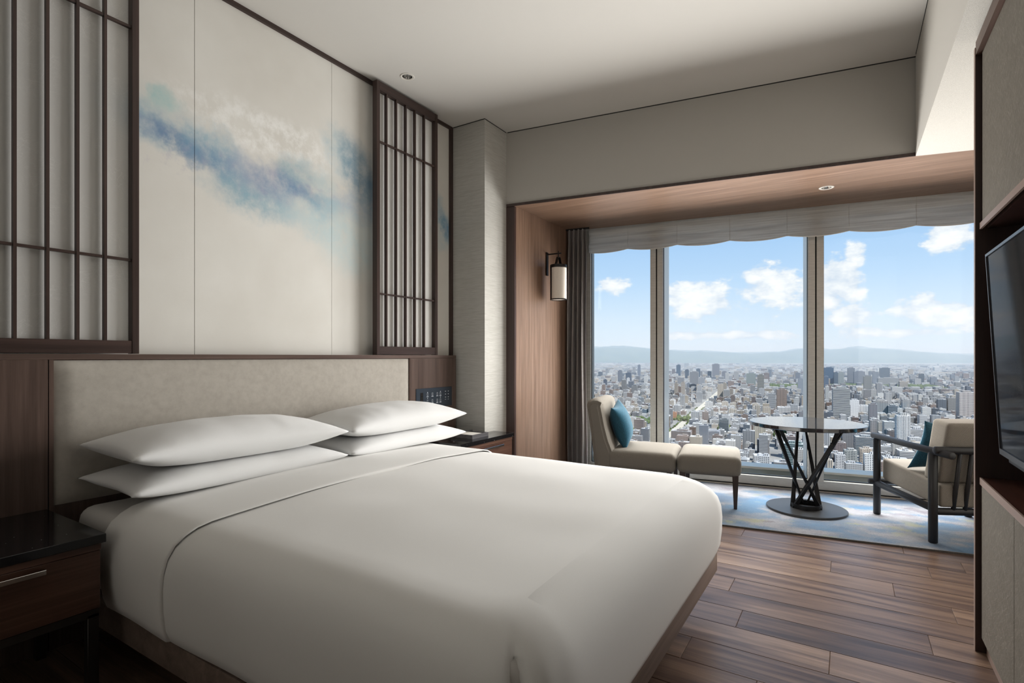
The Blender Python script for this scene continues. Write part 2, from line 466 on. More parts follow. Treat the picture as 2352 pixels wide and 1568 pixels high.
t.link(t.ramp(n, [(.3, srgb(184, 182, 176)), (.7, srgb(198, 196, 190))]), p.inputs['Base Color'])
p.inputs['Roughness'].default_value = .45; p.inputs['Metallic'].default_value = .25
M['gasket'] = simple('black_gasket', (.012, .012, .012), .7)
M['fin'] = simple('outer_fin_paint', srgb(252, 247, 238), .5)
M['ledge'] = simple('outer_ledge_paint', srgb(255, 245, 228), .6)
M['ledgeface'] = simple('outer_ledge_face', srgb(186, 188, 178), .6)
M['shade'] , t, p = new_mat('lamp_shade_linen')
n = t.noise(t.vmath('MULTIPLY', pos(t), (500, 500, 180)), 1.0, 2)[0]
t.link(t.ramp(n, [(.3, srgb(214, 206, 194)), (.7, srgb(232, 225, 214))]), p.inputs['Base Color']); p.inputs['Roughness'].default_value = .9
M['granite'], t, p = new_mat('black_galaxy_granite')
vor = t.new('ShaderNodeTexVoronoi', feature='F1'); t.put(vor.inputs['Vector'], pos(t)); vor.inputs['Scale'].default_value = 52
sp = t.mrange(vor.outputs['Distance'], .05, .10, 1, 0)
rr = t.mrange(t.sep(vor.outputs['Color'])[0], .80, .9)
t.link(t.mix(t.math('MULTIPLY', sp, rr), (.006, .006, .007), (.75, .75, .75)), p.inputs['Base Color'])
p.inputs['Roughness'].default_value = .09
# armchair tweed
m, t, p = new_mat('herringbone_tweed')
v = t.new('ShaderNodeTexCoord').outputs['Object']
s_ = t.sep(v)
g = t.math('ADD', t.math('ADD', s_[0], s_[1]), s_[2])
w = t.math('SINE', t.math('MULTIPLY', g, 620))
a = t.noise(v, 420, 2, .7)[0]
f = t.math('ADD', t.math('MULTIPLY', t.math('ADD', w, 1.0), .25), t.math('MULTIPLY', a, .6))
t.link(t.ramp(f, [(.25, srgb(82, 77, 71)), (.8, srgb(150, 143, 133))]), p.inputs['Base Color']); p.inputs['Roughness'].default_value = .95
t.link(t.bump(f, .4, .002), p.inputs['Normal'])
M['tweed'] = m
# TV-wall fabric with scratchy fibres
m, t, p = new_mat('fibre_wallcovering')
v = pos(t)
fib = None
for k, rot in enumerate((.5, .75, 1.0, 2.35)):
    mp = t.new('ShaderNodeMapping'); t.put(mp.inputs['Vector'], v)
    mp.inputs['Rotation'].default_value = (rot, 0, 0); mp.inputs['Location'].default_value = (k, k * 2.7, k * .4)
    nn = t.noise(t.vmath('MULTIPLY', mp.outputs[0], (0, 6.0, 95.0)), 1.0, 2, .5, .4)[0]
    ln = t.mrange(t.math('ABSOLUTE', t.math('SUBTRACT', nn, .5)), 0, .010, 1, 0)
    fib = ln if fib is None else t.math('MAXIMUM', fib, ln)
a = t.noise(t.vmath('MULTIPLY', v, (60, 260, 60)), 1.0, 3)[0]
c = t.mix(t.math('MULTIPLY', fib, .40), t.ramp(a, [(.3, srgb(84, 79, 72)), (.7, srgb(100, 95, 87))]), srgb(150, 144, 134))
t.link(c, p.inputs['Base Color']); p.inputs['Roughness'].default_value = .7
t.link(t.bump(t.math('ADD', fib, a), .08, .001), p.inputs['Normal'])
M['fibre'] = m
# rug
m, t, p = new_mat('painterly_rug')
v = pos(t)
mp = t.new('ShaderNodeMapping'); t.put(mp.inputs['Vector'], v); mp.inputs['Rotation'].default_value = (0, 0, -PH)
q = t.vmath('MULTIPLY', mp.outputs[0], (1.7, 3.0, 1))
dis = t.noise(v, 60, 2, .6)
q = t.vmath('ADD', q, t.vmath('MULTIPLY', t.vmath('SUBTRACT', dis[1], (.5, .5, .5)), (.22, .35, 0)))
a = t.noise(q, 1.3, 3, .6)[0]
b = t.noise(t.vmath('ADD', q, (7.3, 2.2, 0)), 1.0, 2, .5)[0]
c2_ = t.noise(t.vmath('ADD', q, (1.3, 9.2, 0)), 1.5, 2, .5)[0]
c = t.ramp(a, [(.36, srgb(64, 90, 118)), (.44, srgb(88, 108, 128)), (.51, srgb(112, 115, 124)), (.58, srgb(134, 135, 140)), (.66, srgb(104, 99, 108))])
c = t.mix(t.mrange(b, .54, .62), c, srgb(56, 98, 130))
c = t.mix(t.mrange(c2_, .60, .68, 0, .75), c, srgb(136, 136, 100))
pile = t.noise(v, 260, 2, .7)[0]
c = t.mix(t.mrange(pile, .3, .7, .30, 0), c, srgb(64, 64, 70))
t.link(c, p.inputs['Base Color']); p.inputs['Roughness'].default_value = .95
p.inputs['Sheen Weight'].default_value = .2
t.link(t.bump(pile, .6, .006), p.inputs['Normal'])
M['rug'] = m
M['rugedge'] = fabric('rug_binding', srgb(58, 54, 52), srgb(84, 78, 74), 300)
# window glass, thin and clear
m, t, p = new_mat('window_glass')
tr = t.new('ShaderNodeBsdfTransparent'); tr.inputs[0].default_value = (.985, .995, .99, 1)
gl = t.new('ShaderNodeBsdfGlossy'); gl.inputs['Roughness'].default_value = 0.0
lw = t.new('ShaderNodeFresnel'); lw.inputs[0].default_value = 1.45
mx = t.new('ShaderNodeMixShader'); t.put(mx.inputs[0], t.math('MULTIPLY', lw.outputs[0], .55))
t.link(tr.outputs[0], mx.inputs[1]); t.link(gl.outputs[0], mx.inputs[2]); t.link(mx.outputs[0], t.n['Material Output'].inputs[0])
M['glass'] = m
# roman blind: sheer woven fabric, faintly striped
m, t, p = new_mat('sheer_blind')
q = t.vmath('MULTIPLY', pos(t), (2.0, 2.0, 95))
a = t.noise(q, 1.0, 4, .6)[0]
col = t.ramp(a, [(.35, srgb(212, 208, 202)), (.65, srgb(236, 234, 229))])
t.link(col, p.inputs['Base Color']); p.inputs['Roughness'].default_value = .9
tl = t.new('ShaderNodeBsdfTranslucent'); t.link(col, tl.inputs[0])
mx = t.new('ShaderNodeMixShader'); mx.inputs[0].default_value = .55
t.link(p.outputs[0], mx.inputs[1]); t.link(tl.outputs[0], mx.inputs[2]); t.link(mx.outputs[0], t.n['Material Output'].inputs[0])
M['blind'] = m
M['blindhem'] = simple('blind_hem', srgb(232, 230, 224), .9)
M['tvscreen'] = simple('tv_screen', (.008, .009, .011), .05, 0.0, .008)
M['tvbezel'] = simple('tv_bezel', srgb(78, 78, 80), .3, .7)
M['panelblue'], t, p = new_mat('control_panel_glass')
p.inputs['Base Color'].default_value = (*srgb(42, 50, 60), 1); p.inputs['Roughness'].default_value = .25
M['ink'] = simple('panel_icons', srgb(196, 202, 208), .6)
M['traygrey'] = wood('grey_stained_tray', srgb(70, 68, 70), srgb(92, 90, 92), srgb(118, 116, 118), 'Y')
M['paper'] = simple('note_paper', srgb(226, 222, 214), .8)
M['reflector'] = simple('downlight_reflector', (.85, .85, .84), .08, 1.0)
M['ringwhite'] = simple('downlight_ring', srgb(214, 210, 202), .5)
M['lampglass'] = simple('downlight_lens', srgb(70, 70, 70), .2)
M['stretcher'] = simple('grey_platform_fabric', srgb(128, 112, 100), .85)

# ================================================================== the room
ZC, ZS = 3.278, 2.603
XW = -2.975
def struct(o): o['kind'] = 'structure'; return o
def pxy(s, n): p = wp(s, n); return (p.x, p.y)

# ---- floor with planks
floor = struct(box('floor', (-3.2, -2.75, -.12), (1.6, 6.2, -.012), M['subfloor']))
PW, PL = .1945, 1.21
JOINT = {9: .30, 8: -.632, 7: .40, 6: -.087, 5: .207, 4: .434, 3: -.54, 2: .303, 1: -.44, 0: -.064, -1: .62, -2: -.297}
for k in range(-22, 17):
    y0 = 2.437 + PW * k
    j = JOINT.get(k, random.uniform(-.6, .6))
    x0 = j - PL * 3
    while x0 + PL < -2.97: x0 += PL
    while x0 < 1.40:
        a, b = max(x0, -2.97), min(x0 + PL, 1.40)
        hid = (b < -.75 and y0 + PW < 2.8) and y0 > 1.0       # wholly under the bed
        if b - a > .01 and not hid:
            # one mesh per plank length keeps the chamfer true
            key = 'plank_full' if (b - a) > PL - 1e-4 else 'plank_%.3f' % (b - a)
            me = bpy.data.meshes.get(key)
            if me is None:
                bm = bmesh.new(); L = b - a - .0012; Wd = PW - .0012; c = .0016; h = .012
                lo = [(0, 0), (L, 0), (L, Wd), (0, Wd)]
                r0 = [bm.verts.new((x, y, -h)) for x, y in lo]
                r1 = [bm.verts.new((x, y, -c)) for x, y in lo]
                r2 = [bm.verts.new((c if x == 0 else L - c, c if y == 0 else Wd - c, 0)) for x, y in lo]
                bm.faces.new(r2)
                for A, B in ((r0, r1), (r1, r2)):
                    for i in range(4): bm.faces.new((A[i], A[(i + 1) % 4], B[(i + 1) % 4], B[i]))
                me = bpy.data.meshes.new(key); bm.to_mesh(me); bm.free(); me.materials.append(M['plank'])
            o = bpy.data.objects.new('plank', me); link(o); o.parent = floor
            o.location = FRAME[floor].inverted() @ Vector((a + .0006, y0 + .0006, 0))
        x0 += PL

# ---- shell
struct(box('wall_left', (-3.17, -2.75, 0), (XW - .0125, 5.6, ZC), M['wallpaint']))
struct(box('ceiling', (-3.17, -2.75, ZC), (1.56, 4.9, ZC + .15), M['ceiling']))
struct(box('wall_back', (-3.17, -2.9, 0), (1.56, -2.75, ZC), M['ceiling']))
struct(box('wall_right', (1.40, -2.75, 0), (1.56, 6.15, ZC), M['wallpaint']))
struct(box('wall_behind_television', (.96, -2.75, 0), (1.40, 2.985, ZS - .006), M['wallpaint']))
struct(box('wall_pier', (XW - .012, 3.706, 0), (-2.616, 4.20, ZC), M['ribpaper']))
# bulkhead above the window
sL, sR = -2.445, 1.95
poly = [pxy(sL, 1.217), pxy(sR, 1.217), pxy(sR, -.35), pxy(sL - .5, -.35), (-3.0, 4.15)]
bk = struct(prism('wall_window_head', poly, ZS + .014, ZC, M['wallpaint']))
# dropped ceiling over the television wall
bm = bmesh.new(); bm_prism(bm, [(.384, -2.75), (1.40, -2.75), (1.40, 4.70), (.384, 4.47)], 2.597, ZC)
bmesh.ops.recalc_face_normals(bm, faces=bm.faces[:])
o = struct(finish('ceiling_dropped', bm, M['wallpaint']))
o.data.materials.append(M['grain_paint'])
for f in o.data.polygons:
    if f.normal.z < -.5: f.material_index = 1

# thin black strips standing in for the shade in the wall-to-ceiling joints
prism('joint_shadow_window', [pxy(sL + .01, 1.2195), pxy(sL + 3.08, 1.2195), pxy(sL + 3.08, 1.217), pxy(sL + .01, 1.217)], ZC - .007, ZC, M['gasket']).__setitem__('kind', 'structure')
struct(box('joint_shadow_beam', (.3815, -2.7, ZC - .007), (.384, 4.45, ZC), M['gasket']))
struct(box('joint_shadow_pier', (XW + .02, 3.7035, ZC - .006), (-2.6135, 3.706, ZC), M['gasket']))
struct(box('joint_shadow_pier_side', (-2.616, 3.706, ZC - .006), (-2.6135, 4.04, ZC), M['gasket']))

# ---- timber lining of the window alcove
prism('trim_soffit', [pxy(sL + .01, 1.222), pxy(sR, 1.222), pxy(sR, .11), pxy(sL - .28, .11)], ZS, ZS + .014, M['walnut_x']).__setitem__('kind', 'structure')
prism('trim_soffit_edge', [pxy(sL + .005, 1.232), pxy(sR, 1.232), pxy(sR, 1.222), pxy(sL + .005, 1.222)], ZS - .001, ZS + .022, M['darkwood_h']).__setitem__('kind', 'structure')
prism('wall_window_left', [(-3.17, 4.20), (-2.616, 4.07), (-2.565, 4.08), (-2.565, 5.9), (-3.17, 5.9)], 0, ZS + .014, M['wallpaint']).__setitem__('kind', 'structure')
prism('trim_jamb_front', [(-2.616, 4.043), (-2.536, 4.056), (-2.536, 4.085), (-2.616, 4.085)], 0, ZS, M['jambdark']).__setitem__('kind', 'structure')
prism('trim_reveal', [(-2.565, 4.085), (-2.536, 4.085), (-2.536, 5.24), (-2.565, 5.24)], 0, ZS, M['walnut_v']).__setitem__('kind', 'structure')
box('trim_reveal_right', (1.37, 4.64, 0), (1.40, 5.80, ZS), M['walnut_v']).__setitem__('kind', 'structure')

# ---- mural on paper panels
mur = thing('mural', (XW, 2.0, 1.2), 0, 'pale paper mural of a drifting blue watercolour cloud above the headboard', 'mural')
for a, b in ((-.291, .609), (.609, 1.509), (1.509, 2.409), (2.409, 3.309), (3.309, 3.668)):
    box('panel', (XW - .012, a + .0015, 1.20), (XW, b - .0015, 3.252), M['mural'], mur)
struct(box('trim_1', (XW - .012, -2.7, 3.252), (XW + .018, 3.704, ZC), M['darkwood_h']))
struct(box('trim_2', (XW - .012, 3.669, 1.2), (XW + .018, 3.704, 3.252), M['darkwood_v']))

# ---- lattice screens
def lattice(y0, y1, bars, label):
    th = thing('lattice_screen', (-2.90, (y0 + y1) / 2, 1.264), 0, label, 'lattice screen', 'shoji lattice screens over the headboard')
    xf, xb = -2.880, -2.926
    for a in (y0, y1 - .030):
        box('stile', (xb, a, 1.264), (xf, a + .030, 3.256), M['darkwood_v'], th, .0015, 1)
    box('rail', (xb, y0 + .030, 1.266), (xf - .002, y1 - .030, 1.326), M['darkwood_h'], th, .0015, 1)
    box('rail', (xb, y0 + .030, 3.192), (xf - .002, y1 - .030, 3.256), M['darkwood_h'], th, .0015, 1)
    for b in bars:
        box('bar', (xf - .030, b - .011, 1.326), (xf - .006, b, 3.192), M['darkwood_v'], th)
    for z in (1.711, 2.822):
        box('cross_bar', (xf - .026, y0 + .030, z - .006), (xf - .009, y1 - .030, z + .006), M['darkwood_h'], th)
    box('rice_paper', (xb + .006, y0 + .030, 1.326), (xb + .0075, y1 - .030, 3.192), M['ricepaper'], th)
    return th
lattice(.530, 1.205, (.656, .761, .867, .972, 1.076), 'tall dark lattice screen cut by the picture edge, above the granite nightstand')
lattice(2.731, 3.405, (2.842, 2.943, 3.046, 3.149, 3.257), 'tall dark lattice screen with five bars beside the ribbed column')

# ---- headboard
hb = thing('headboard', (-2.92, 1.9, 0), 0, 'long walnut headboard with a padded taupe leatherette panel', 'headboard')
XH = -2.87
box('side_panel', (XW, -.4, 0), (XH, .857, 1.237), M['headwood'], hb, .001, 1)
box('back_board', (XW, .8605, 0), (XH - .012, 3.0625, 1.237), M['headwood'], hb)
box('frame_post', (XH - .012, .8605, 0), (XH, .876, 1.237), M['headwood'], hb)
box('frame_post', (XH - .012, 3.0585, 0), (XH, 3.0635, 1.237), M['headwood'], hb)
bmr = bmesh.new()
pl = [(XW, 3.0665), (XH, 3.0665), (XH, 3.60)] + [(XH - .10 + .10 * math.cos(a), 3.60 + .102 * math.sin(a)) for a in [math.radians(x) for x in range(6, 91, 6)]]
bm_prism(bmr, pl, 0, 1.237); bmesh.ops.recalc_face_normals(bmr, faces=bmr.faces[:])
finish('side_panel', bmr, M['headwood'], hb, smooth=True, angle=35)
plc = [(XW, -.4), (XH + .001, -.4), (XH + .001, 3.60)] + pl[3:]
bmr = bmesh.new(); bm_prism(bmr, plc, 1.238, 1.262); bmesh.ops.recalc_face_normals(bmr, faces=bmr.faces[:])
finish('cap', bmr, M['headwood_h'], hb, smooth=True, angle=35)
# pad with a soft crowned face
bm = bmesh.new()
NY, NZ = 60, 24
ya, yb, za, zb = .878, 3.0565, .612, 1.234
rows = []
for i in range(NY + 1):
    row = []
    for j in range(NZ + 1):
        fy, fz = i / NY, j / NZ
        ey = min(fy, 1 - fy) * (yb - ya); ez = min(fz, 1 - fz) * (zb - za)
        e = min(ey, ez)
        x = XH - .010 + .020 * (1 - math.exp(-e / .022)) 
        row.append((x, ya + fy * (yb - ya), za + fz * (zb - za)))
    rows.append(row)
bm_grid(bm, rows)
bmesh.ops.recalc_face_normals(bm, faces=bm.faces[:])
pad = finish('padded_panel', bm, M['pad'], hb, smooth=True)
if pad.data.polygons[0].normal.x < 0: pad.data.flip_normals()
pad['label'] = 'taupe leatherette pad'

# ---- control panel on the headboard
cp = thing('control_panel', (XH, 3.35, .83), 0, 'slim dark glass control panel with rows of tiny switch icons', 'control panel')
box('face_plate', (XH, 3.128, .836), (XH + .004, 3.573, .997), M['panelblue'], cp, .001, 1)
def dot(y, z, w, h, mat=M['ink'], nm='icon', x=XH + .004):
    box(nm, (x, y - w / 2, z - h / 2), (x + .0006, y + w / 2, z + h / 2), mat, cp)
# socket column
box('socket', (XH + .004, 3.178, .878), (XH + .006, 3.208, .962), M['gasket'], cp)
for z in (.943, .923, .903): box('port', (XH + .006, 3.186, z - .004), (XH + .0066, 3.200, z + .004), M['darkmetal'], cp)
dot(3.193, .886, .018, .005, x=XH + .006)
def outline(y, z, w, h):
    for (a, b, ww, hh) in ((0, h / 2, w, .0014), (0, -h / 2, w, .0014), (-w / 2, 0, .0014, h), (w / 2, 0, .0014, h)):
        dot(y + a, z + b, ww, hh)
for y in (3.262, 3.322, 3.382, 3.422):
    for z in (.938, .884):
        outline(y, z + .008, .012, .020)
        dot(y, z - .010, .024, .0045, nm='caption')
for y in (3.262, 3.422):
    dot(y, .962, .008, .006); dot(y, .915, .008, .006)
for y in (3.488, 3.525):
    for z in (.960, .936, .911, .892): dot(y, z, .010 if z > .9 else .014, .006 if z > .9 else .003)

# ---- recessed ceiling lamps, let into real holes
def cut_hole(o, c, r, z0, z1):
    bm = bmesh.new(); bm_lathe(bm, [(0, z0), (r, z0), (r, z1), (0, z1)], c, 40)
    bmesh.ops.recalc_face_normals(bm, faces=bm.faces[:])
    me = bpy.data.meshes.new('cutter'); bm.to_mesh(me); bm.free()
    k = bpy.data.objects.new('cutter', me); link(k)
    md = o.modifiers.new('hole', 'BOOLEAN'); md.operation = 'DIFFERENCE'; md.object = k; md.solver = 'EXACT'
    dg = bpy.context.evaluated_depsgraph_get()
    new = bpy.data.meshes.new_from_object(o.evaluated_get(dg))
    o.modifiers.clear(); old = o.data; o.data = new
    bpy.data.objects.remove(k); bpy.data.meshes.remove(me); bpy.data.meshes.remove(old)
def downlight(c, z, label, ring):
    th = thing('downlight', (c[0], c[1], z - .003), 0, label, 'downlight', 'recessed downlights')
    lathe('trim_ring', [(.0355, z + .004), (.036, z - .002), (.048, z - .004), (.054, z - .0006), (.0355, z - .0004)], c, ring, th, 40)
    lathe('reflector', [(.0355, z + .001), (.034, z + .014), (.029, z + .034), (.022, z + .052), (.020, z + .056)], c, M['reflector'], th, 32)
    lathe('lens', [(.020, z + .055), (.0, z + .053)], c, M['lampglass'], th, 24)
    return th
cut_hole(bpy.data.objects['ceiling'], (-2.700, 2.853), .037, ZC - .05, ZC + .08)
downlight((-2.700, 2.853), ZC, 'small round downlight in the pale ceiling near the lattice screen', M['ringwhite'])
cut_hole(bpy.data.objects['trim_soffit'], (-.147, 4.947), .037, ZS - .05, ZS + .08)
cut_hole(bpy.data.objects['wall_window_head'], (-.147, 4.947), .037, ZS - .05, ZS + .08)
downlight((-.147, 4.947), ZS, 'small round downlight in the walnut soffit above the round table', M['ringwhite'])

# ================================================================== window
win = thing('window_1', wp(0, 0), PH, 'floor-to-soffit aluminium window of three panes', 'window', kind='structure')
def lb(name, lo, hi, mat, parent=None, bev=0.0):            # a box in the window's own frame: x along, y outwards
    return box(name, lo, hi, mat, parent or win, bev, 1, world=False)
# sill rail in two steps with a black joint between
lb('sill_rail', (-2.10, -.006, .032), (1.74, .10, .112), M['frame_alu'], bev=.002)
lb('sill_joint', (-2.10, .006, .020), (1.74, .10, .032), M['gasket'])
lb('sill_foot', (-2.10, -.012, 0), (1.74, .10, .020), M['frame_alu'], bev=.002)
lb('head_rail', (-2.10, .0, 2.56), (1.74, .10, 2.616), M['frame_alu'])
lb('jamb', (-2.10, .0, .112), (-2.00, .10, 2.56), M['frame_alu'])
lb('jamb', (1.66, .0, .112), (1.74, .10, 2.56), M['frame_alu'])
for c in (-1.3035, .127):
    mu = lb('mullion', (c - .0635, .0, .085), (c - .006, .085, 2.56), M['frame_alu'], bev=.002)
    lb('mullion', (c + .006, .0, .085), (c + .0635, .085, 2.56), M['frame_alu'], bev=.002)
    lb('mullion_joint', (c - .006, .012, .112), (c + .006, .085, 2.56), M['gasket'])
    lb('outer_fin', (c - .0625, .098, .02), (c + .0625, .48, 2.9), M['fin'], bev=.002)
for a, b in ((-2.0, -1.367), (-1.24, .0635), (.1905, 1.66)):
    g = lb('pane', (a, .046, .112), (b, .052, 2.56), M['glass'])
    for (p0, p1) in (((a, .040, .112), (b, .058, .118)), ((a, .040, .118), (a + .005, .058, 2.56)), ((b - .005, .040, .118), (b, .058, 2.56))):
        lb('gasket', p0, p1, M['gasket'], g)
led = thing('outer_ledge', wp(0, -.45, -.222), PH, 'white painted ledge outside the glass along the foot of the window', 'ledge', kind='structure')
box('ledge_top', (-2.4, -.05, .32), (2.0, .18, .345), M['ledge'], led, .003, 1, world=False)
box('ledge_face', (-2.4, -.04, .0), (2.0, .16, .32), M['ledgeface'], led, world=False)
box('ledge_floor', (-2.4, -.36, .1), (2.0, -.02, .20), M['ledgeface'], led, world=False)

# ================================================================== roman blind and curtain
bl = thing('roman_blind', wp(0, .07, 2.34), PH, 'raised sheer roman blind with a scalloped hem across the window head', 'blind')
NODE, PITCH = -1.58, .4885
def hem(s):
    f = ((s - NODE) / PITCH) % 1.0
    return 2.368 - .028 * math.sin(math.pi * f) ** .8
def sheet(name, s0, s1, ns, zt, zbot, nz, bulge, thick, mat, parent, yoff):
    bm = bmesh.new()
    P = []
    for i in range(ns + 1):
        s = s0 + (s1 - s0) * i / ns
        row = []
        for j in range(nz + 1):
            f = j / nz
            z = zt + (zbot(s) - zt) * f
            row.append((s, yoff - bulge(s, f), z - 2.34))
        P.append(row)
    bm_grid(bm, P)
    r = bmesh.ops.solidify(bm, geom=bm.faces[:], thickness=thick)
    bmesh.ops.recalc_face_normals(bm, faces=bm.faces[:])
    return finish(name, bm, mat, parent, world=False, smooth=True)
def bulge(s, f):
    g = ((s - NODE) / PITCH) % 1.0
    pleat = .011 * math.sin(f * 9.4 + .4) + .006 * math.sin(f * 23 + s * 1.5)
    return pleat * (.55 + .45 * math.sin(math.pi * g)) + .012 * f * math.sin(math.pi * g)
fab = sheet('fabric', -1.99, 1.60, 180, 2.616, hem, 26, bulge, .0015, M['blind'], bl, -.02)
bm = bmesh.new()
bm_tube(bm, [(s, -.02 - bulge(s, 1.0), hem(s) - 2.34) for s in np.linspace(-1.99, 1.60, 180)], .0035, 6)
finish('hem_cord', bm, M['blindhem'], bl, world=False, smooth=True)
for k in range(7):
    s = NODE + PITCH * k
    if s < 1.6:
        bm = bmesh.new(); bm_tube(bm, [(s, -.0225 - bulge(s, f), 2.616 + (hem(s) - 2.616) * f - 2.34) for f in np.linspace(.02, 1, 14)], .0022, 6)
        finish('seam', bm, M['blind'], bl, world=False, smooth=True)
lb2 = lambda name, lo, hi, mat: box(name, lo, hi, mat, bl, world=False)
lb2('head_track', (-1.99, -.01, .262), (1.60, .02, .276), M['darkmetal'])

cu = thing('curtain', (-2.40, 5.12, 0), math.radians(8.5), 'grey curtain drawn back in soft folds against the walnut reveal', 'curtain')
bm = bmesh.new(); P = []
NU, NV = 90, 30
for i in range(NU + 1):
    u = i / NU; row = []
    for j in range(NV + 1):
        v = j / NV; z = .015 + 2.575 * v
        sq = 1 - .07 * math.sin(math.pi * min(1, v * 1.02)) ** 2 - .02 * (v > .96)
        amp = .046 * (1 - .55 * max(0, (v - .9) / .1))
        x = -.145 + .235 * u * sq
        y = amp * math.sin(u * 2 * math.pi * 4.6 + .8 * math.sin(v * 3 + u * 4)) + .006 * math.sin(u * 61 + v * 5)
        row.append((x, y, z))
    P.append(row)
bm_grid(bm, P); bmesh.ops.solidify(bm, geom=bm.faces[:], thickness=.003); bmesh.ops.recalc_face_normals(bm, faces=bm.faces[:])
finish('drape', bm, M['greycurtain'], cu, world=False, smooth=True)
box('curtain_track', (-.15, -.012, 2.588), (.11, .012, 2.603), M['gasket'], cu, world=False)

# ================================================================== lantern wall lamp
sx, sy, lx = -2.536, 4.66, -2.405
wl_ = thing('wall_lantern', (sx, sy, 1.80), 0, 'black iron wall lantern with a pale cylindrical shade on the walnut reveal', 'wall lamp')
box('back_plate', (sx, sy - .018, 2.055), (sx + .012, sy + .018, 2.285), M['blackmetal'], wl_, .002, 1)
box('arm', (sx + .010, sy - .006, 2.258), (lx + .030, sy + .006, 2.270), M['blackmetal'], wl_)
tube('hook', [(lx, sy, 2.288), (lx, sy, 2.222)], .005, M['blackmetal'], wl_, 8)
cxy = (lx, sy); R = .079
bm = bmesh.new()
for s in (-1, 1):
    pts = [(lx, sy + s * a, z) for a, z in ((.006, 2.226), (.018, 2.226), (.030, 2.205), (.040, 2.178), (.052, 2.158), (.064, 2.150))]
    for (p, q) in zip(pts, pts[1:]):
        p = Vector(p); q = Vector(q)
        c_ = (p + q) / 2; dd = (q - p)
        vs_ = [bm.verts.new(p + Vector((x, 0, z))) for x, z in ((-.013, -.002), (.013, -.002), (.013, .002), (-.013, .002))]
        ws_ = [bm.verts.new(q + Vector((x, 0, z))) for x, z in ((-.013, -.002), (.013, -.002), (.013, .002), (-.013, .002))]
        for k in range(4): bm.faces.new((vs_[k], vs_[(k + 1) % 4], ws_[(k + 1) % 4], ws_[k]))
        bm.faces.new(vs_[::-1]); bm.faces.new(ws_)
bmesh.ops.recalc_face_normals(bm, faces=bm.faces[:])
finish('strap', bm, M['blackmetal'], wl_)
lathe('cap', [(0, 2.150), (R + .002, 2.150), (R + .003, 2.147), (R + .003, 2.124), (R, 2.122), (R, 2.118), (0, 2.118)], cxy, M['blackmetal'], wl_, 40)
lathe('lamp_shade', [(R - .004, 2.122), (R, 2.122), (R, 1.812), (R - .004, 1.812), (R - .004, 2.122)], cxy, M['shade'], wl_, 40)
lathe('bottom_ring', [(R - .008, 1.806), (R + .003, 1.806), (R + .003, 1.816), (R - .008, 1.816), (R - .008, 1.806)], cxy, M['blackmetal'], wl_, 40)
lathe('diffuser', [(0, 1.812), (R - .008, 1.812)], cxy, M['shade'], wl_, 32)
bm = bmesh.new()
a0 = math.radians(-128)
ring = []
for z in (1.812, 2.122):
    ring.append([(lx + r * math.cos(a), sy + r * math.sin(a), z) for r in (R + .0008, R + .004) for a in [a0 + math.radians(x) for x in (-11, -5, 0, 5, 11)]])
for j in range(4):
    for r in (0, 5):
        vs_ = [bm.verts.new(p) for p in (ring[0][r + j], ring[0][r + j + 1], ring[1][r + j + 1], ring[1][r + j])]; bm.faces.new(vs_)
for r0, r1 in ((0, 5), (4, 9)):
    vs_ = [bm.verts.new(p) for p in (ring[0][r0], ring[0][r1], ring[1][r1], ring[1][r0])]; bm.faces.new(vs_)
finish('upright_strip', bm, M['blackmetal'], wl_)

# ================================================================== bed
bed = thing('bed', (-1.7, 1.9, 0), 0, 'low platform bed base of dark wood under the white bedding', 'bed')
box('plinth', (-2.80, 1.15, 0), (-.80, 2.64, .157), M['espresso_v'], bed)
m_pl = wood('platform_wood', srgb(92, 78, 70), srgb(112, 97, 88), srgb(128, 112, 102), 'Y', rough=.5)
box('platform', (-2.86, .925, .157), (-.566, 2.862, .262), m_pl, bed, .004, 2)
mt = tag(box('mattress', (-2.862, .945, .262), (-.60, 2.835, .598), M['sheet'], None, .06, 4), 'mattress in a white fitted sheet, bare at the corner by the granite nightstand', 'mattress')

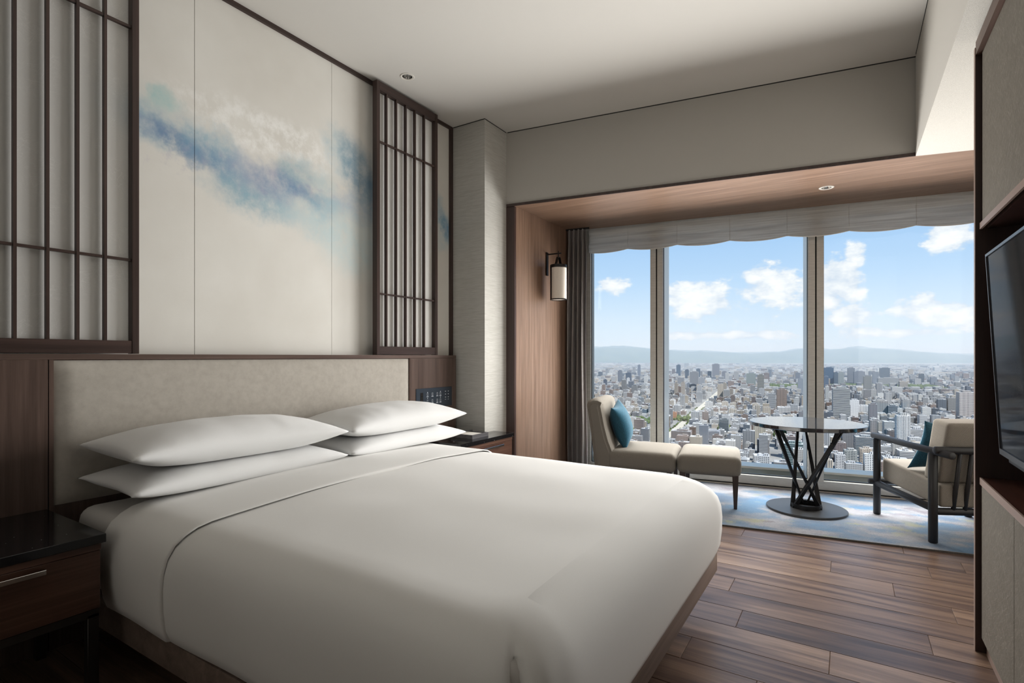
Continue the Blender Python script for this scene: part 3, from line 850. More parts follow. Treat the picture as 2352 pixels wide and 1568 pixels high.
def hump(x, y):
    return (mnoise.noise(Vector((x * 1.3, y * 1.3, 3.1))) * .010 + mnoise.noise(Vector((x * 3.1, y * 3.1, 7.7))) * .004)
YL, YR, XF = .890, 2.915, -.520
def bedding(name, x_head, x_foot, out, ztop, zhem, parent, mat, foot=True, corner=True):
    """white cloth over the mattress: U-shaped hem path swept up, over a soft shoulder and across the top"""
    rc = .27
    left = []
    n_side = 60 if foot else 14
    xf = XF + out if foot else x_foot
    yl, yr = YL - out, YR + out
    if foot:
        for i in range(n_side): left.append((x_head + (xf - rc - x_head) * i / n_side, yl, (0, -1)))
        for i in range(33):
            a = math.radians(90 * i / 32); ex = 2 / 2.9
            sa, ca = math.sin(a) ** ex, max(0.0, math.cos(a)) ** ex
            left.append((xf - rc + rc * sa, yl + rc - rc * ca, (sa, -ca), a, 1))
    else:
        for i in range(n_side + 1): left.append((x_head + (x_foot - x_head) * i / n_side, yl, (0, -1)))
    # profile from hem to the flat: (inset, height)
    prof = [(.060, .045), (.052, .008), (.040, 0.0), (.028, .010), (.012, .12), (.003, .30), (.0, .48), (.004, .62), (.016, .74), (.040, .845), (.075, .915), (.115, .962), (.165, .985)]
    H = ztop - zhem
    def pt(p, ins, f, s):
        x, y, nrm = p[:3]
        arc_a = p[3] if len(p) > 3 else None
        wob = 0.0
        if corner and foot:
            # loose mitred corner: the cloth stands away and parts in a pleat towards the hem
            dx = x - (XF + out); dy = min(abs(y - YL), abs(y - YR))
            e = math.exp(-((dx) ** 2 + dy ** 2) / .012)
            wob = .020 * e * max(0, .85 - f)
            t_ = (nrm[0] - abs(nrm[1]))
            if abs(nrm[0]) > .02 and abs(nrm[1]) > .02:
                k_ = min(1.0, max(0.0, (.93 - f) / .30)); k_ = k_ * k_ * (3 - 2 * k_)
                wob += k_ * (-.075 * math.exp(-(t_ / .075) ** 2) + .008 * math.exp(-((abs(t_) - .32) / .16) ** 2))
        side = .004 * math.sin(x * 9 + 1.3 * math.sin(f * 3)) * (1 - f) * (abs(nrm[1]) > .5)
        q = Vector((x - nrm[0] * (ins - wob - side), y - nrm[1] * (ins - wob - side), zhem + H * f))
        if arc_a is not None:
            # squarer corner at the hem, rounder on the shoulder
            g = min(1.0, max(0.0, (ins - .01) / .09)) if f > .4 else 0.0
            n_ = 2.9 - .9 * g; sg = p[4]
            sa_, ca_ = math.sin(arc_a) ** (2 / n_), max(0.0, math.cos(arc_a)) ** (2 / n_)
            cy_ = (yl + rc) if sg > 0 else (yr - rc)
            q.x = xf - rc + (rc - ins + wob) * sa_; q.y = cy_ - sg * (rc - ins + wob) * ca_
        if f > .7: q.z += hump(q.x, q.y) * (f - .7) / .3
        return q
    rows = []
    nm = 26
    crown = .022
    for p in left:
        L = [pt(p, a, f, 1) for a, f in prof]
        pr = (p[0], yl + yr - p[1], (p[2][0], -p[2][1])) + ((p[3], -1) if len(p) > 3 else ())
        Rr = [pt(pr, a, f, -1) for a, f in prof]
        A, B = L[-1], Rr[-1]
        mids = []
        for k in range(1, nm):
            f = k / nm
            q = A.lerp(B, f)
            sh = math.sin(math.pi * f) ** .5
            ee = min(1.0, max(0.0, (XF + out - .19 - q.x) / .75)) if foot else 1.0; edge = ee * ee * (3 - 2 * ee)
            q.z = zhem + H * .985 + (H * .015 + crown * math.sin(math.pi * f) * edge) * min(1, sh * 1.2) + hump(q.x, q.y)
            mids.append(q)
        rows.append(L + mids + Rr[::-1])
    if not foot:
        # rolled front rim that drops onto the cover below
        for dx, dn in ((.006, .0025), (.009, .007), (.008, .013)):
            last = rows[n_side]
            rim = []
            for q in last:
                c_ = Vector((q.x, (yl + yr) / 2, .40)); dv_ = (c_ - q); dv_.x = 0; dv_.normalize()
                rim.append(Vector((q.x + dx, q.y, q.z)) + dv_ * dn)
            rows.append(rim)
    bm = bmesh.new(); bm_grid(bm, rows)
    if foot:
        # the foot drop hangs from the last row of the top
        np_ = len(prof); last = rows[-1][np_ - 1: len(rows[-1]) - np_ + 1]
        cols = []
        for q in last:
            c_ = [pt((xf, q.y, (1, 0)), a, f, 1) for a, f in prof]
            dz = q.z - c_[-1].z
            for (a, f), w in zip(prof, c_): w.z += dz * max(0.0, (f - .7) / .285)
            c_[-1] = q.copy(); cols.append(c_)
        cols[0] = rows[-1][:np_]; cols[-1] = rows[-1][::-1][:np_]
        bm_grid(bm, cols)
    bmesh.ops.remove_doubles(bm, verts=bm.verts[:], dist=1e-4)
    bmesh.ops.recalc_face_normals(bm, faces=bm.faces[:])
    up = max(bm.faces, key=lambda f: f.calc_center_median().z)
    if up.normal.z < 0: bmesh.ops.reverse_faces(bm, faces=bm.faces[:])
    return finish(name, bm, mat, parent, world=True, smooth=True, angle=70)
dv = thing('duvet', (-1.4, 1.9, .26), 0, 'plump white duvet with a turned-back edge covering the bed', 'duvet')
bedding('cover', -2.40, None, 0.0, .652, .272, dv, M['linen'])
bedding('turned_back_edge', -2.43, -1.965, .013, .664, .275, dv, M['linen'], foot=False)

# ---- pillows
def pillow_bm(L, D, T, seed, nx=48, ny=28, ear=.035, wr=.004):
    """lens-shaped pillow lying flat, x long, y deep, seam at z=0"""
    bm = bmesh.new()
    def surf(sgn):
        P = []
        for i in range(nx + 1):
            row = []
            for j in range(ny + 1):
                a = -1 + 2 * i / nx; b = -1 + 2 * j / ny
                a = math.copysign(abs(a) ** .8, a); b = math.copysign(abs(b) ** .8, b)
                px = L / 2 * a - ear * a * (1 - b * b) * .9
                py = D / 2 * b - ear * b * (1 - a * a) * .9
                h = ((1 - abs(a) ** 2.5) * (1 - abs(b) ** 2.5)) ** .55
                w = mnoise.noise(Vector((px * 7 + seed, py * 7, sgn * 3))) * wr + mnoise.noise(Vector((px * 19 + seed, py * 19, sgn))) * wr * .4
                z = sgn * (T / 2) * h + w * h ** .4
                row.append((px, py, z))
            P.append(row)
        return bm_grid(bm, P)
    surf(1); surf(-1)
    bmesh.ops.remove_doubles(bm, verts=bm.verts[:], dist=1e-5)
    bmesh.ops.recalc_face_normals(bm, faces=bm.faces[:])
    return bm
def soft_low(z, lim, k=.018):      # smooth max(z, lim)
    d_ = (z - lim) / k
    return lim + k * (math.log1p(math.exp(-abs(d_))) + max(d_, 0)) - k * .0
def place_pillow(yc, xc, zc, L, D, T, seed, tilt, roll, label, zlo, zhi=None):
    bm = pillow_bm(L, D, T, seed)
    Mx = Matrix.Translation((xc, yc, zc)) @ Matrix.Rotation(math.radians(90), 4, 'Z') @ Matrix.Rotation(roll, 4, 'Y') @ Matrix.Rotation(tilt, 4, 'X')
    # keep the underside from sinking into what it lies on
    bm.transform(Mx)
    for v in bm.verts:
        v.co.z = soft_low(v.co.z, zlo, .006)
        if zhi: v.co.z = -soft_low(-v.co.z, -zhi, .006)
    o = finish('pillow', bm, M['pillowcase'], None, smooth=True)
    return tag(o, label, 'pillow', 'bed pillows')
place_pillow(1.475, -2.585, .715, 1.06, .53, .17, 1.0, .02, 0, 'white pillow at the bottom of the stack nearer the granite nightstand', .672, .774)
place_pillow(1.475, -2.580, .852, 1.06, .53, .20, 5.0, .03, .01, 'white pillow on top of the stack nearer the granite nightstand', .776)
place_pillow(2.545, -2.585, .715, 1.06, .53, .17, 9.0, .02, 0, 'white pillow at the bottom of the stack nearer the window', .672, .774)
place_pillow(2.545, -2.580, .846, 1.06, .53, .20, 14.0, .03, -.01, 'white pillow on top of the stack nearer the window', .776)

# ================================================================== nightstands
def nightstand(y0, y1, xf, notch, hy0, hy1, label, wd):
    th = thing('nightstand', ((XH + xf) / 2, (y0 + y1) / 2, 0), 0, label, 'nightstand', 'granite-topped nightstands')
    def plan(i, back=XH + .002):
        p = [(back, y0 + i), (xf - i, y0 + i), (xf - i, y1 - i)]
        if notch: p += [(-2.612, y1 - i), (-2.612, 3.700), (back, 3.700)]
        else: p += [(back, y1 - i)]
        return p
    prism('stone_top', plan(0), .573, .605, M['granite'], th, .0015, 1)
    prism('top_rail', plan(.012), .548, .571, wd, th)
    prism('carcass', plan(.030), .335, .546, wd, th)
    dr = box('drawer', (xf - .030, y0 + .014, .337), (xf - .012, y1 - .014, .546), wd, th, .0015, 1)
    hd = bmesh.new()
    for y in (hy0 + .004, hy1 - .004): bm_box(hd, (xf - .012, y - .004, .518), (xf + .016, y + .004, .534))
    bm_box(hd, (xf + .010, hy0, .518), (xf + .018, hy1, .534), .001, 1)
    finish('handle', hd, M['chrome'], dr)
    for (x, y) in ((xf - .052, y0 + .012), (xf - .052, y1 - .050), (XH + .02, y0 + .012), (XH + .02, (3.65 if notch else y1 - .050))):
        box('leg', (x, y, 0), (x + .034, y + .034, .318), M['darkmetal'], th, .001, 1)
    box('base_rail', (xf - .052, y0 + .012, .306), (xf - .018, y1 - .016, .335), M['darkmetal'], th, .001, 1)
    return th
M['ns'] = wood('nightstand_wood', srgb(62, 42, 34), srgb(84, 59, 48), srgb(104, 76, 62), 'Y', rough=.3)
nightstand(.20, .853, -2.294, False, .36, .676, 'dark wood nightstand with a speckled black granite top beside the lattice at the picture edge', M['ns'])
nightstand(3.10, 3.838, -2.404, True, 3.30, 3.66, 'dark wood nightstand with a small tray on it, tucked against the ribbed column', M['ns'])
# tray with pad and pen
tr = thing('tray', (-2.60, 3.52, .605), 0, 'small grey wooden stationery tray on the nightstand by the column', 'tray')
x0, x1, y0, y1 = -2.715, -2.49, 3.36, 3.58
box('tray_base', (x0, y0, .605), (x1, y1, .613), M['traygrey'], tr)
for lo, hi in (((x0, y0, .613), (x1, y0 + .010, .634)), ((x0, y1 - .010, .613), (x1, y1, .634)), ((x0, y0 + .01, .613), (x0 + .01, y1 - .01, .634)), ((x1 - .01, y0 + .01, .613), (x1, y1 - .01, .634))):
    box('tray_side', lo, hi, M['traygrey'], tr)
tag(box('notepad', (x0 + .03, y0 + .03, .613), (x1 - .03, y1 - .03, .626), M['paper']), 'white notepad lying in the grey stationery tray', 'notepad')
pen = thing('pen', (-2.655, 3.47, .634), 0, 'grey pen laid across the stationery tray', 'pen')
tube('barrel', [(-2.672, 3.36, .640), (-2.640, 3.56, .640)], .0055, M['darkmetal'], pen, 10)
tube('tip', [(-2.672, 3.36, .640), (-2.6745, 3.345, .640)], [.0045, .0012], M['chrome'], pen, 10)

# ================================================================== television wall
cab = thing('television_cabinet', (.70, 1.6, 0), 0, 'full-height television cabinet with fibre-textured panels and a dark niche', 'cabinet')
XC = .470
box('end_panel', (.458, 2.962, 0), (.96, 2.984, 2.562), M['espresso_v'], cab)
box('end_edge', (.4555, 2.962, 0), (.458, 2.984, 2.562), M['bronzeedge'], cab)
box('plinth', (.490, -1.0, 0), (.96, 2.945, .070), M['bronzeedge'], cab)
for a, b in ((2.417, 2.928), (1.90, 2.413), (1.38, 1.896), (.86, 1.376), (.34, .856), (-.18, .336), (-.70, -.184)):
    box('door', (XC + .002, a, .074), (XC + .022, b, .712), M['fibre'], cab, .001, 1)
box('carcass', (XC + .024, -1.0, .07), (.96, 2.96, .70), M['espresso_v'], cab)
box('shelf_top', (XC + .004, -1.0, .714), (.96, 2.960, .742), M['espresso'], cab)
box('shelf_edge', (XC - .002, -1.0, .714), (XC + .004, 2.945, .743), M['bronzeedge'], cab)
box('niche_back', (.80, -1.0, .742), (.96, 2.960, 1.79), M['espresso_v'], cab)
box('upper_edge', (XC - .002, -1.0, 1.786), (XC + .006, 2.945, 1.812), M['bronzeedge'], cab)
box('upper_carcass', (XC + .026, -1.0, 1.79), (.96, 2.960, 2.57), M['espresso_v'], cab)
for a, b in ((1.38, 2.928), (-.18, 1.376)):
    box('upper_panel', (XC + .004, a, 1.812), (XC + .024, b, 2.520), M['fibre'], cab, .001, 1)
box('top_rail', (.458, -1.0, 2.530), (.50, 2.962, 2.585), M['headwood_h'], cab)
tv = thing('television', (.50, 2.06, .87), 0, 'large black television tilted forward in the cabinet niche', 'television')
y0, y1 = 1.36, 2.752
def tvq(x, y, z): return Vector((x, y, z))
tl = math.atan2(.500 - .457, 1.65 - .87)
def tvbox(name, d0, d1, ya, yb, h0, h1, mat, parent, bev=0.0):
    bm = bmesh.new(); bm_box(bm, (d0, ya, h0), (d1, yb, h1), bev, 2)
    bm.transform(Matrix.Translation((.500, 0, .875)) @ Matrix.Rotation(-tl, 4, 'Y'))
    return finish(name, bm, mat, parent, smooth=bev > 0, angle=40)
tvbox('casing', .004, .045, y0, y1, 0, .776, M['gasket'], tv, .004)
tvbox('bezel', -.004, .004, y0, y0 + .008, 0, .776, M['tvbezel'], tv)
tvbox('bezel', -.004, .004, y1 - .008, y1, 0, .776, M['tvbezel'], tv)
tvbox('bezel', -.004, .004, y0 + .008, y1 - .008, .766, .776, M['tvbezel'], tv)
tvbox('bezel', -.004, .004, y0 + .008, y1 - .008, 0, .022, M['tvbezel'], tv)
tvbox('screen', .0, .004, y0 + .008, y1 - .008, .022, .766, M['tvscreen'], tv)
tvbox('soundbar_lip', .01, .045, y0 + .1, y1 - .06, -.024, -.004, M['tvbezel'], tv, .003)
box('wall_bracket', (.515, 1.80, .95), (.80, 2.30, 1.45), M['gasket'], tv)

# ================================================================== seating by the window
# rug, trimmed parallel to the window
rug = thing('rug', wp(-.1, .6), PH, 'pale grey rug with painterly blue and yellow patches under the round table', 'rug')
bm = bmesh.new()
bm_box(bm, (-1.95, -.775, 0), (1.75, .585, .012), .004, 2)
finish('pile', bm, M['rug'], rug, world=False, smooth=True, angle=40)
box('bound_edge', (-1.95, -.782, 0), (1.75, -.776, .0115), M['rugedge'], rug, world=False)
RZ = .012

# ---- lounge chair with ottoman
A10 = math.radians(10); CE = Vector((math.cos(A10), math.sin(A10), 0)); CG = Vector((-math.sin(A10), math.cos(A10), 0))
CO = Vector((-.775, 4.629, 0)) - CG * .04
def soft_block(name, e0, e1, g0, g1, z0, z1, crown, mat, parent, r=.05):
    bm = bmesh.new()
    bm_box(bm, (e0, g0, z0), (e1, g1, z1), r, 4)
    bmesh.ops.subdivide_edges(bm, edges=[e for e in bm.edges if e.calc_length() > .15], cuts=9, use_grid_fill=True)
    for v in bm.verts:
        fe = (v.co.x - e0) / (e1 - e0); fg = (v.co.y - g0) / (g1 - g0)
        if v.co.z > (z0 + z1) / 2:
            v.co.z += crown * (max(0, math.sin(math.pi * fe)) * max(0, math.sin(math.pi * fg))) ** .6
    bmesh.ops.recalc_face_normals(bm, faces=bm.faces[:])
    return finish(name, bm, mat, parent, world=False, smooth=True, angle=70)
def taper_leg(name, e, g, z0, z1, w0, w1, lean, mat, parent):
    bm = bmesh.new()
    a = [bm.verts.new((e + lean[0] + x * w0, g + lean[1] + y * w0, z0)) for x, y in ((-1, -1), (1, -1), (1, 1), (-1, 1))]
    b = [bm.verts.new((e + x * w1, g + y * w1, z1)) for x, y in ((-1, -1), (1, -1), (1, 1), (-1, 1))]
    bm.faces.new(a[::-1]); bm.faces.new(b)
    for i in range(4): bm.faces.new((a[i], a[(i + 1) % 4], b[(i + 1) % 4], b[i]))
    return finish(name, bm, mat, parent, world=False)
M['legwood'] = wood('dark_leg_wood', srgb(34, 25, 24), srgb(44, 33, 31), srgb(56, 43, 40), 'Z')
lc = thing('lounge_chair', CO + CE * (-.85), A10, 'low armless lounge chair in greige wool with a curved back', 'lounge chair')
sh = .85
soft_block('seat', -1.06 + sh, -.462 + sh, 0, .64, .262, .425, .016, M['chaise'], lc)
prof = [(-1.150, .12), (-1.178, .374), (-1.205, .60), (-1.238, .815), (-1.226, .852), (-1.192, .872), (-1.150, .874), (-1.112, .858), (-1.092, .825), (-1.082, .76), (-1.055, .62), (-1.022, .50), (-.988, .415), (-.985, .30), (-.99, .26), (-1.05, .20)]
bm = bmesh.new()
NG = 12
rows = []
for k in range(NG + 1):
    g = .64 * k / NG
    # soft ends: the outline shrinks a little at both sides
    e = min(g, .64 - g)
    ins = .022 * math.exp(-e / .018)
    cx_, cz_ = -1.10, .5
    rows.append([Vector((x + sh + (ins if x < -1.1 else -ins) * 1.0, g, z - (ins if z > .8 else 0))) for x, z in prof])
V = [[bm.verts.new(p) for p in r] for r in rows]
n = len(prof)
for a, b in zip(V, V[1:]):
    for j in range(n): bm.faces.new((a[j], a[(j + 1) % n], b[(j + 1) % n], b[j]))
bm.faces.new(V[0]); bm.faces.new(V[-1][::-1])
bmesh.ops.recalc_face_normals(bm, faces=bm.faces[:])
bmesh.ops.bevel(bm, geom=[e for e in bm.edges if abs(e.verts[0].co.y - e.verts[1].co.y) < 1e-6 and (e.verts[0].co.y < .001 or e.verts[0].co.y > .639)], offset=.018, segments=3, affect='EDGES')
bmesh.ops.recalc_face_normals(bm, faces=bm.faces[:])
finish('backrest', bm, M['chaise'], lc, world=False, smooth=True, angle=50)
for e, g, ln in ((-.52, .06, (.012, -.01)), (-.52, .58, (.012, .01)), (-1.08, .06, (-.04, -.01)), (-1.08, .58, (-.04, .01))):
    taper_leg('leg', e + sh, g, RZ, .275, .011, .020, ln, M['legwood'], lc)
ot = thing('ottoman', CO + CE * (-.21), A10, 'square greige wool ottoman on tapered dark legs pushed against the lounge chair', 'ottoman')
soft_block('cushion', -.456 + .21, .045 + .21, 0, .64, .268, .430, .018, M['chaise'], ot)
for e, g, ln in ((.0, .04, (.0, 0)), (-.0, .60, (.0, 0)), (-.41, .04, (.0, 0)), (-.41, .60, (.0, 0))):
    taper_leg('leg', e + .21 + .0, g, RZ, .285, .0125, .024, ln, M['legwood'], ot)

# ---- teal cushions
def cushion(loc, rot, S, T, seed, label):
    bm = pillow_bm(S, S, T, seed, 28, 28, ear=.035, wr=.003)
    bm.transform(Matrix.Translation(loc) @ rot)
    o = finish('cushion', bm, M['teal'], None, smooth=True)
    return tag(o, label, 'cushion', 'teal cushions')
c0 = CO + CE * (-.975) + CG * .32 + Vector((0, 0, .625))
rot = Matrix.Rotation(A10, 4, 'Z') @ Matrix.Rotation(math.radians(-17), 4, 'Y') @ Matrix.Rotation(math.radians(90), 4, 'Y') @ Matrix.Rotation(math.radians(8), 4, 'Z')
cushion(c0, rot, .41, .17, 2.0, 'plump teal cushion leaning on the greige lounge chair')

# ---- round table
TC = (-.289, 4.93)
tb = thing('round_table', (TC[0], TC[1], RZ), 0, 'round dark-topped table on slanted black rods and a disc base', 'table')
M['tabletop'] = simple('dark_lacquer_top', srgb(44, 47, 52), .06, 0.0, .9)
M['tablebase'] = simple('satin_black_base', srgb(62, 61, 60), .34, .35)
_p = M['tabletop'].node_tree.nodes['Principled BSDF']; _p.inputs['Coat Weight'].default_value = .35; _p.inputs['Coat Roughness'].default_value = .06
lathe('table_top', [(0, .688), (.414, .688), (.419, .692), (.419, .715), (.416, .718), (0, .718)], TC, M['tabletop'], tb, 96)
lathe('base_disc', [(0, RZ), (.289, RZ), (.293, RZ + .003), (.293, RZ + .013), (.290, RZ + .016), (0, RZ + .016)], TC, M['tablebase'], tb, 96)
lathe('base_ring', [(.099, RZ + .016), (.110, RZ + .016), (.110, .062), (.099, .062), (.099, RZ + .016)], TC, M['blackmetal'], tb, 64)
def flat_rod(name, pts, w, d, mat, parent):
    """flat bar through pts, broad side turned to the table's axis"""
    bm = bmesh.new(); rings = []
    for p in pts:
        p = Vector(p); rad = Vector((p.x - TC[0], p.y - TC[1], 0))
        rad = rad.normalized() if rad.length > .01 else Vector((0, 1, 0))
        tan = Vector((-rad.y, rad.x, 0))
        rings.append([bm.verts.new(p + rad * a * d + tan * b * w) for a, b in ((-.5, -.5), (.5, -.5), (.5, .5), (-.5, .5))])
    for a, b in zip(rings, rings[1:]):
        for k in range(4): bm.faces.new((a[k], a[(k + 1) % 4], b[(k + 1) % 4], b[k]))
    bm.faces.new(rings[0][::-1]); bm.faces.new(rings[-1])
    bmesh.ops.recalc_face_normals(bm, faces=bm.faces[:])
    return finish(name, bm, mat, parent)
def polar(a, r, z): return (TC[0] + r * math.cos(math.radians(a)), TC[1] + r * math.sin(math.radians(a)), z)
# six straight flat bars crossing like a sheaf between the ring and the top
for ab, at_ in ((104, -139), (-6, -130), (-146, -24), (91, -33), (-165, 106), (10, 96)):
    flat_rod('leg', [polar(ab, .098, .030), polar(at_, .275, .690)], .017, .036, M['blackmetal'], tb)

# ---- armchair
AA = Vector((.192, 5.085, 0)); AB = Vector((.478, 4.494, 0))
FD = (AA - AB).normalized(); ang = math.atan2(FD.y, FD.x)
# own frame: x forwards, y to the sitter's left (so the hidden side is -y), origin at the rear visible leg
ac = thing('armchair', AB, ang, 'black rod-framed armchair with tweed cushions by the window', 'armchair')
LEN, WID, RR = .656, .66, .027
def rod(name, a, b, r=RR, n=16): return tube(name, [a, b], r, M['black_rod'], ac, n, world=False)
for y in (0, -WID):
    rod('leg', (0, y, RZ), (0, y, .615)); rod('leg', (LEN, y, RZ), (LEN, y, .605), .0255)
    rod('armrest', (-.185, y + (.0 if y == 0 else 0), .622), (LEN + .055, y, .625), .0235)
    rod('side_rail', (-.01, y + .0, .240), (LEN + .01, y, .256), .024)
rod('back_rail', (-.075, .040, .640), (-.075, -WID - .04, .640), .0245)
rod('rear_rail', (0, .0, .222), (0, -WID, .222), .024)
rod('front_rail', (LEN + .028, .045, .262), (LEN + .028, -WID - .045, .262), .022)
for k in range(7):
    y = -.118 - .0707 * k
    rod('spindle', (-.008, y, .235), (-.075, y, .632), .013, 10)
def cush(name, pts, y0, y1, mat, r=.03):
    bm = bmesh.new()
    b = [bm.verts.new((x, y0, z)) for x, z in pts]; c = [bm.verts.new((x, y1, z)) for x, z in pts]
    n = len(pts); bm.faces.new(b); bm.faces.new(c[::-1])
    for i in range(n): bm.faces.new((b[i], c[i], c[(i + 1) % n], b[(i + 1) % n]))
    bmesh.ops.recalc_face_normals(bm, faces=bm.faces[:])
    bmesh.ops.bevel(bm, geom=bm.edges[:], offset=r, segments=4, profile=.6, affect='EDGES')
    return finish(name, bm, mat, ac, world=False, smooth=True, angle=60)
cush('seat_cushion', [(-.02, .252), (.62, .285), (.655, .30), (.650, .455), (-.02, .405)], -.035, -WID + .035, M['tweed'], .022)
cush('back_cushion', [(.012, .405), (.175, .412), (.075, .835), (-.088, .815)], -.040, -WID + .040, M['tweed'], .03)
c1 = Matrix(FRAME[ac]) @ Vector((.262, -.245, .612))
rot = Matrix.Rotation(ang, 4, 'Z') @ Matrix.Rotation(math.radians(-24), 4, 'Y') @ Matrix.Rotation(math.radians(90), 4, 'Y') @ Matrix.Rotation(math.radians(3), 4, 'Z')
cushion(c1, rot, .40, .13, 6.0, 'teal cushion standing against the tweed armchair back')

# ================================================================== the city below
ZG = CAMH - 236.0
CA = math.radians(7.5)
NE = np.array([math.cos(CA), math.sin(CA)]); NN = np.array([-math.sin(CA), math.cos(CA)])
rng = np.random.default_rng(11)

# facade material: colour and window pattern come with each building, window bays in metres
m, t, p = new_mat('city_facade')
at = t.new('ShaderNodeAttribute', attribute_name='Col')
uvn = t.new('ShaderNodeUVMap', uv_map='UVMap')
uvs = t.sep(uvn.outputs[0])
nz = t.sep(t.new('ShaderNodeNewGeometry').outputs['Normal'])[2]
fu = t.math('FRACT', t.math('DIVIDE', uvs[0], 3.6)); fv = t.math('FRACT', t.math('DIVIDE', uvs[1], 3.4))
def band(x, a, b): return t.math('MULTIPLY', t.math('GREATER_THAN', x, a), t.math('LESS_THAN', x, b))
st = at.outputs['Alpha']
punched = t.math('MULTIPLY', band(fu, .22, .80), band(fv, .30, .78))
ribbon = band(fv, .34, .86)
vert = band(fu, .30, .74)
glassw = t.math('MULTIPLY', band(fu, .05, .95), band(fv, .08, .95))
s1 = t.math('LESS_THAN', st, .25); s2 = band(st, .25, .5); s3 = band(st, .5, .75); s4 = t.math('GREATER_THAN', st, .75)
wm = t.math('ADD', t.math('ADD', t.math('MULTIPLY', s1, punched), t.math('MULTIPLY', s2, ribbon)), t.math('ADD', t.math('MULTIPLY', s3, vert), t.math('MULTIPLY', s4, glassw)))
wm = t.math('MULTIPLY', wm, t.math('LESS_THAN', t.math('ABSOLUTE', nz), .5))
gl = t.mix(s4, (.05, .058, .07), t.vmath('MULTIPLY', at.outputs['Color'], (.38, .38, .38)))
roofn = t.noise(pos(t), .05, 3)[0]
roof = t.mix(t.mrange(roofn, .40, .60), t.vmath('MULTIPLY', at.outputs['Color'], (.75, .75, .75)), (.62, .61, .585))
base = t.vmath('MULTIPLY', t.mix(t.math('GREATER_THAN', nz, .5), at.outputs['Color'], roof), (.74, .745, .76))
t.link(t.mix(wm, base, gl), p.inputs['Base Color'])
t.link(t.mrange(wm, 0, 1, .8, .25), p.inputs['Roughness'])
M['facade'] = m
m, t, p = new_mat('city_ground')
gn = t.noise(pos(t), .012, 5, .65)[0]
t.link(t.ramp(gn, [(.35, (.15, .15, .145)), (.5, (.20, .197, .19)), (.66, (.27, .265, .25))]), p.inputs['Base Color']); p.inputs['Roughness'].default_value = .95
M['cityground'] = m
m, t, p = new_mat('tree_canopy')
gn = t.noise(pos(t), .06, 4, .6)[0]
t.link(t.ramp(gn, [(.35, (.035, .055, .018)), (.55, (.070, .095, .030)), (.7, (.11, .13, .045))]), p.inputs['Base Color']); p.inputs['Roughness'].default_value = .9
M['canopy'] = m
M['avenue'] = simple('avenue_paving', (.40, .37, .31), .9)
m, t, p = new_mat('forested_hills')
gn = t.noise(pos(t), .0011, 6, .6)[0]
t.link(t.ramp(gn, [(.35, (.030, .060, .035)), (.65, (.07, .10, .06))]), p.inputs['Base Color']); p.inputs['Roughness'].default_value = .95
M['hills'] = m

def g2w(e, n): return NE * e + NN * n
def pix_ground(u, v):
    r = ray(u, v); k = (ZG - CAMH) / r.z
    w = np.array([r.x * k, r.y * k]); return float(w @ NE), float(w @ NN), k
def project(P):
    P = P - np.array([0, 0, CAMH])
    r = P[..., 0] * CT + P[..., 1] * ST; w = -P[..., 0] * ST + P[..., 1] * CT
    return CX + FPX * r / w, HOR - FPX * P[..., 2] / w, w

# ---- list of boxes: e, n (centre), half-widths, z0, z1, colour, style
class Boxes:
    def __init__(self): self.rows = []
    def add(self, e, n, a, b, z0, z1, col, st): self.rows.append((e, n, a, b, z0, z1, col[0], col[1], col[2], st))
def boxes_mesh(name, rows, origin):
    R = np.array(rows, float); k = len(R)
    sx = np.array([-1, 1, 1, -1, -1, 1, 1, -1.]); sy = np.array([-1, -1, 1, 1, -1, -1, 1, 1.])
    E = R[:, 0:1] + R[:, 2:3] * sx; Nn = R[:, 1:2] + R[:, 3:4] * sy
    Z = np.where(np.arange(8)[None, :] < 4, R[:, 4:5], R[:, 5:6])
    XY = E[..., None] * NE + Nn[..., None] * NN
    V = np.concatenate([XY, Z[..., None]], -1) - np.array(origin)
    F = np.array([[0, 1, 5, 4], [1, 2, 6, 5], [2, 3, 7, 6], [3, 0, 4, 7], [4, 5, 6, 7]])
    faces = (F[None] + 8 * np.arange(k)[:, None, None]).reshape(-1, 4)
    me = bpy.data.meshes.new(name)
    me.vertices.add(8 * k); me.vertices.foreach_set('co', V.reshape(-1))
    nf = len(faces)
    me.loops.add(4 * nf); me.loops.foreach_set('vertex_index', faces.reshape(-1).astype(np.int32))
    me.polygons.add(nf); me.polygons.foreach_set('loop_start', (np.arange(nf) * 4).astype(np.int32))
    uv = me.uv_layers.new(name='UVMap')
    W = 2 * R[:, 2]; D = 2 * R[:, 3]; Hh = R[:, 5] - R[:, 4]
    U = np.zeros((k, 5, 4, 2))
    for fi, wv in ((0, W), (1, D), (2, W), (3, D)):
        U[:, fi, 1, 0] = wv; U[:, fi, 2, 0] = wv; U[:, fi, 2, 1] = Hh; U[:, fi, 3, 1] = Hh
    uv.data.foreach_set('uv', U.reshape(-1))
    ca = me.attributes.new('Col', 'FLOAT_COLOR', 'FACE')
    C = np.repeat(R[:, 6:10], 5, 0)
    ca.data.foreach_set('color', C.reshape(-1))
    me.update(calc_edges=True); me.validate(); me.shade_flat()
    me.materials.append(M['facade'])
    return me

PAL = [('white', (.66, .66, .64)), ('white', (.60, .59, .57)), ('pale grey', (.46, .465, .47)), ('pale grey', (.40, .41, .42)), ('beige', (.52, .46, .38)),
       ('beige', (.44, .38, .31)), ('brown', (.25, .185, .155)), ('brown', (.20, .15, .135)), ('slate', (.17, .19, .225)), ('slate', (.12, .145, .18)), ('grey', (.29, .295, .30)), ('grey', (.24, .24, .25))]
PW_ = np.array([.10, .10, .13, .12, .09, .08, .08, .05, .06, .05, .08, .06]); PW_ /= PW_.sum()

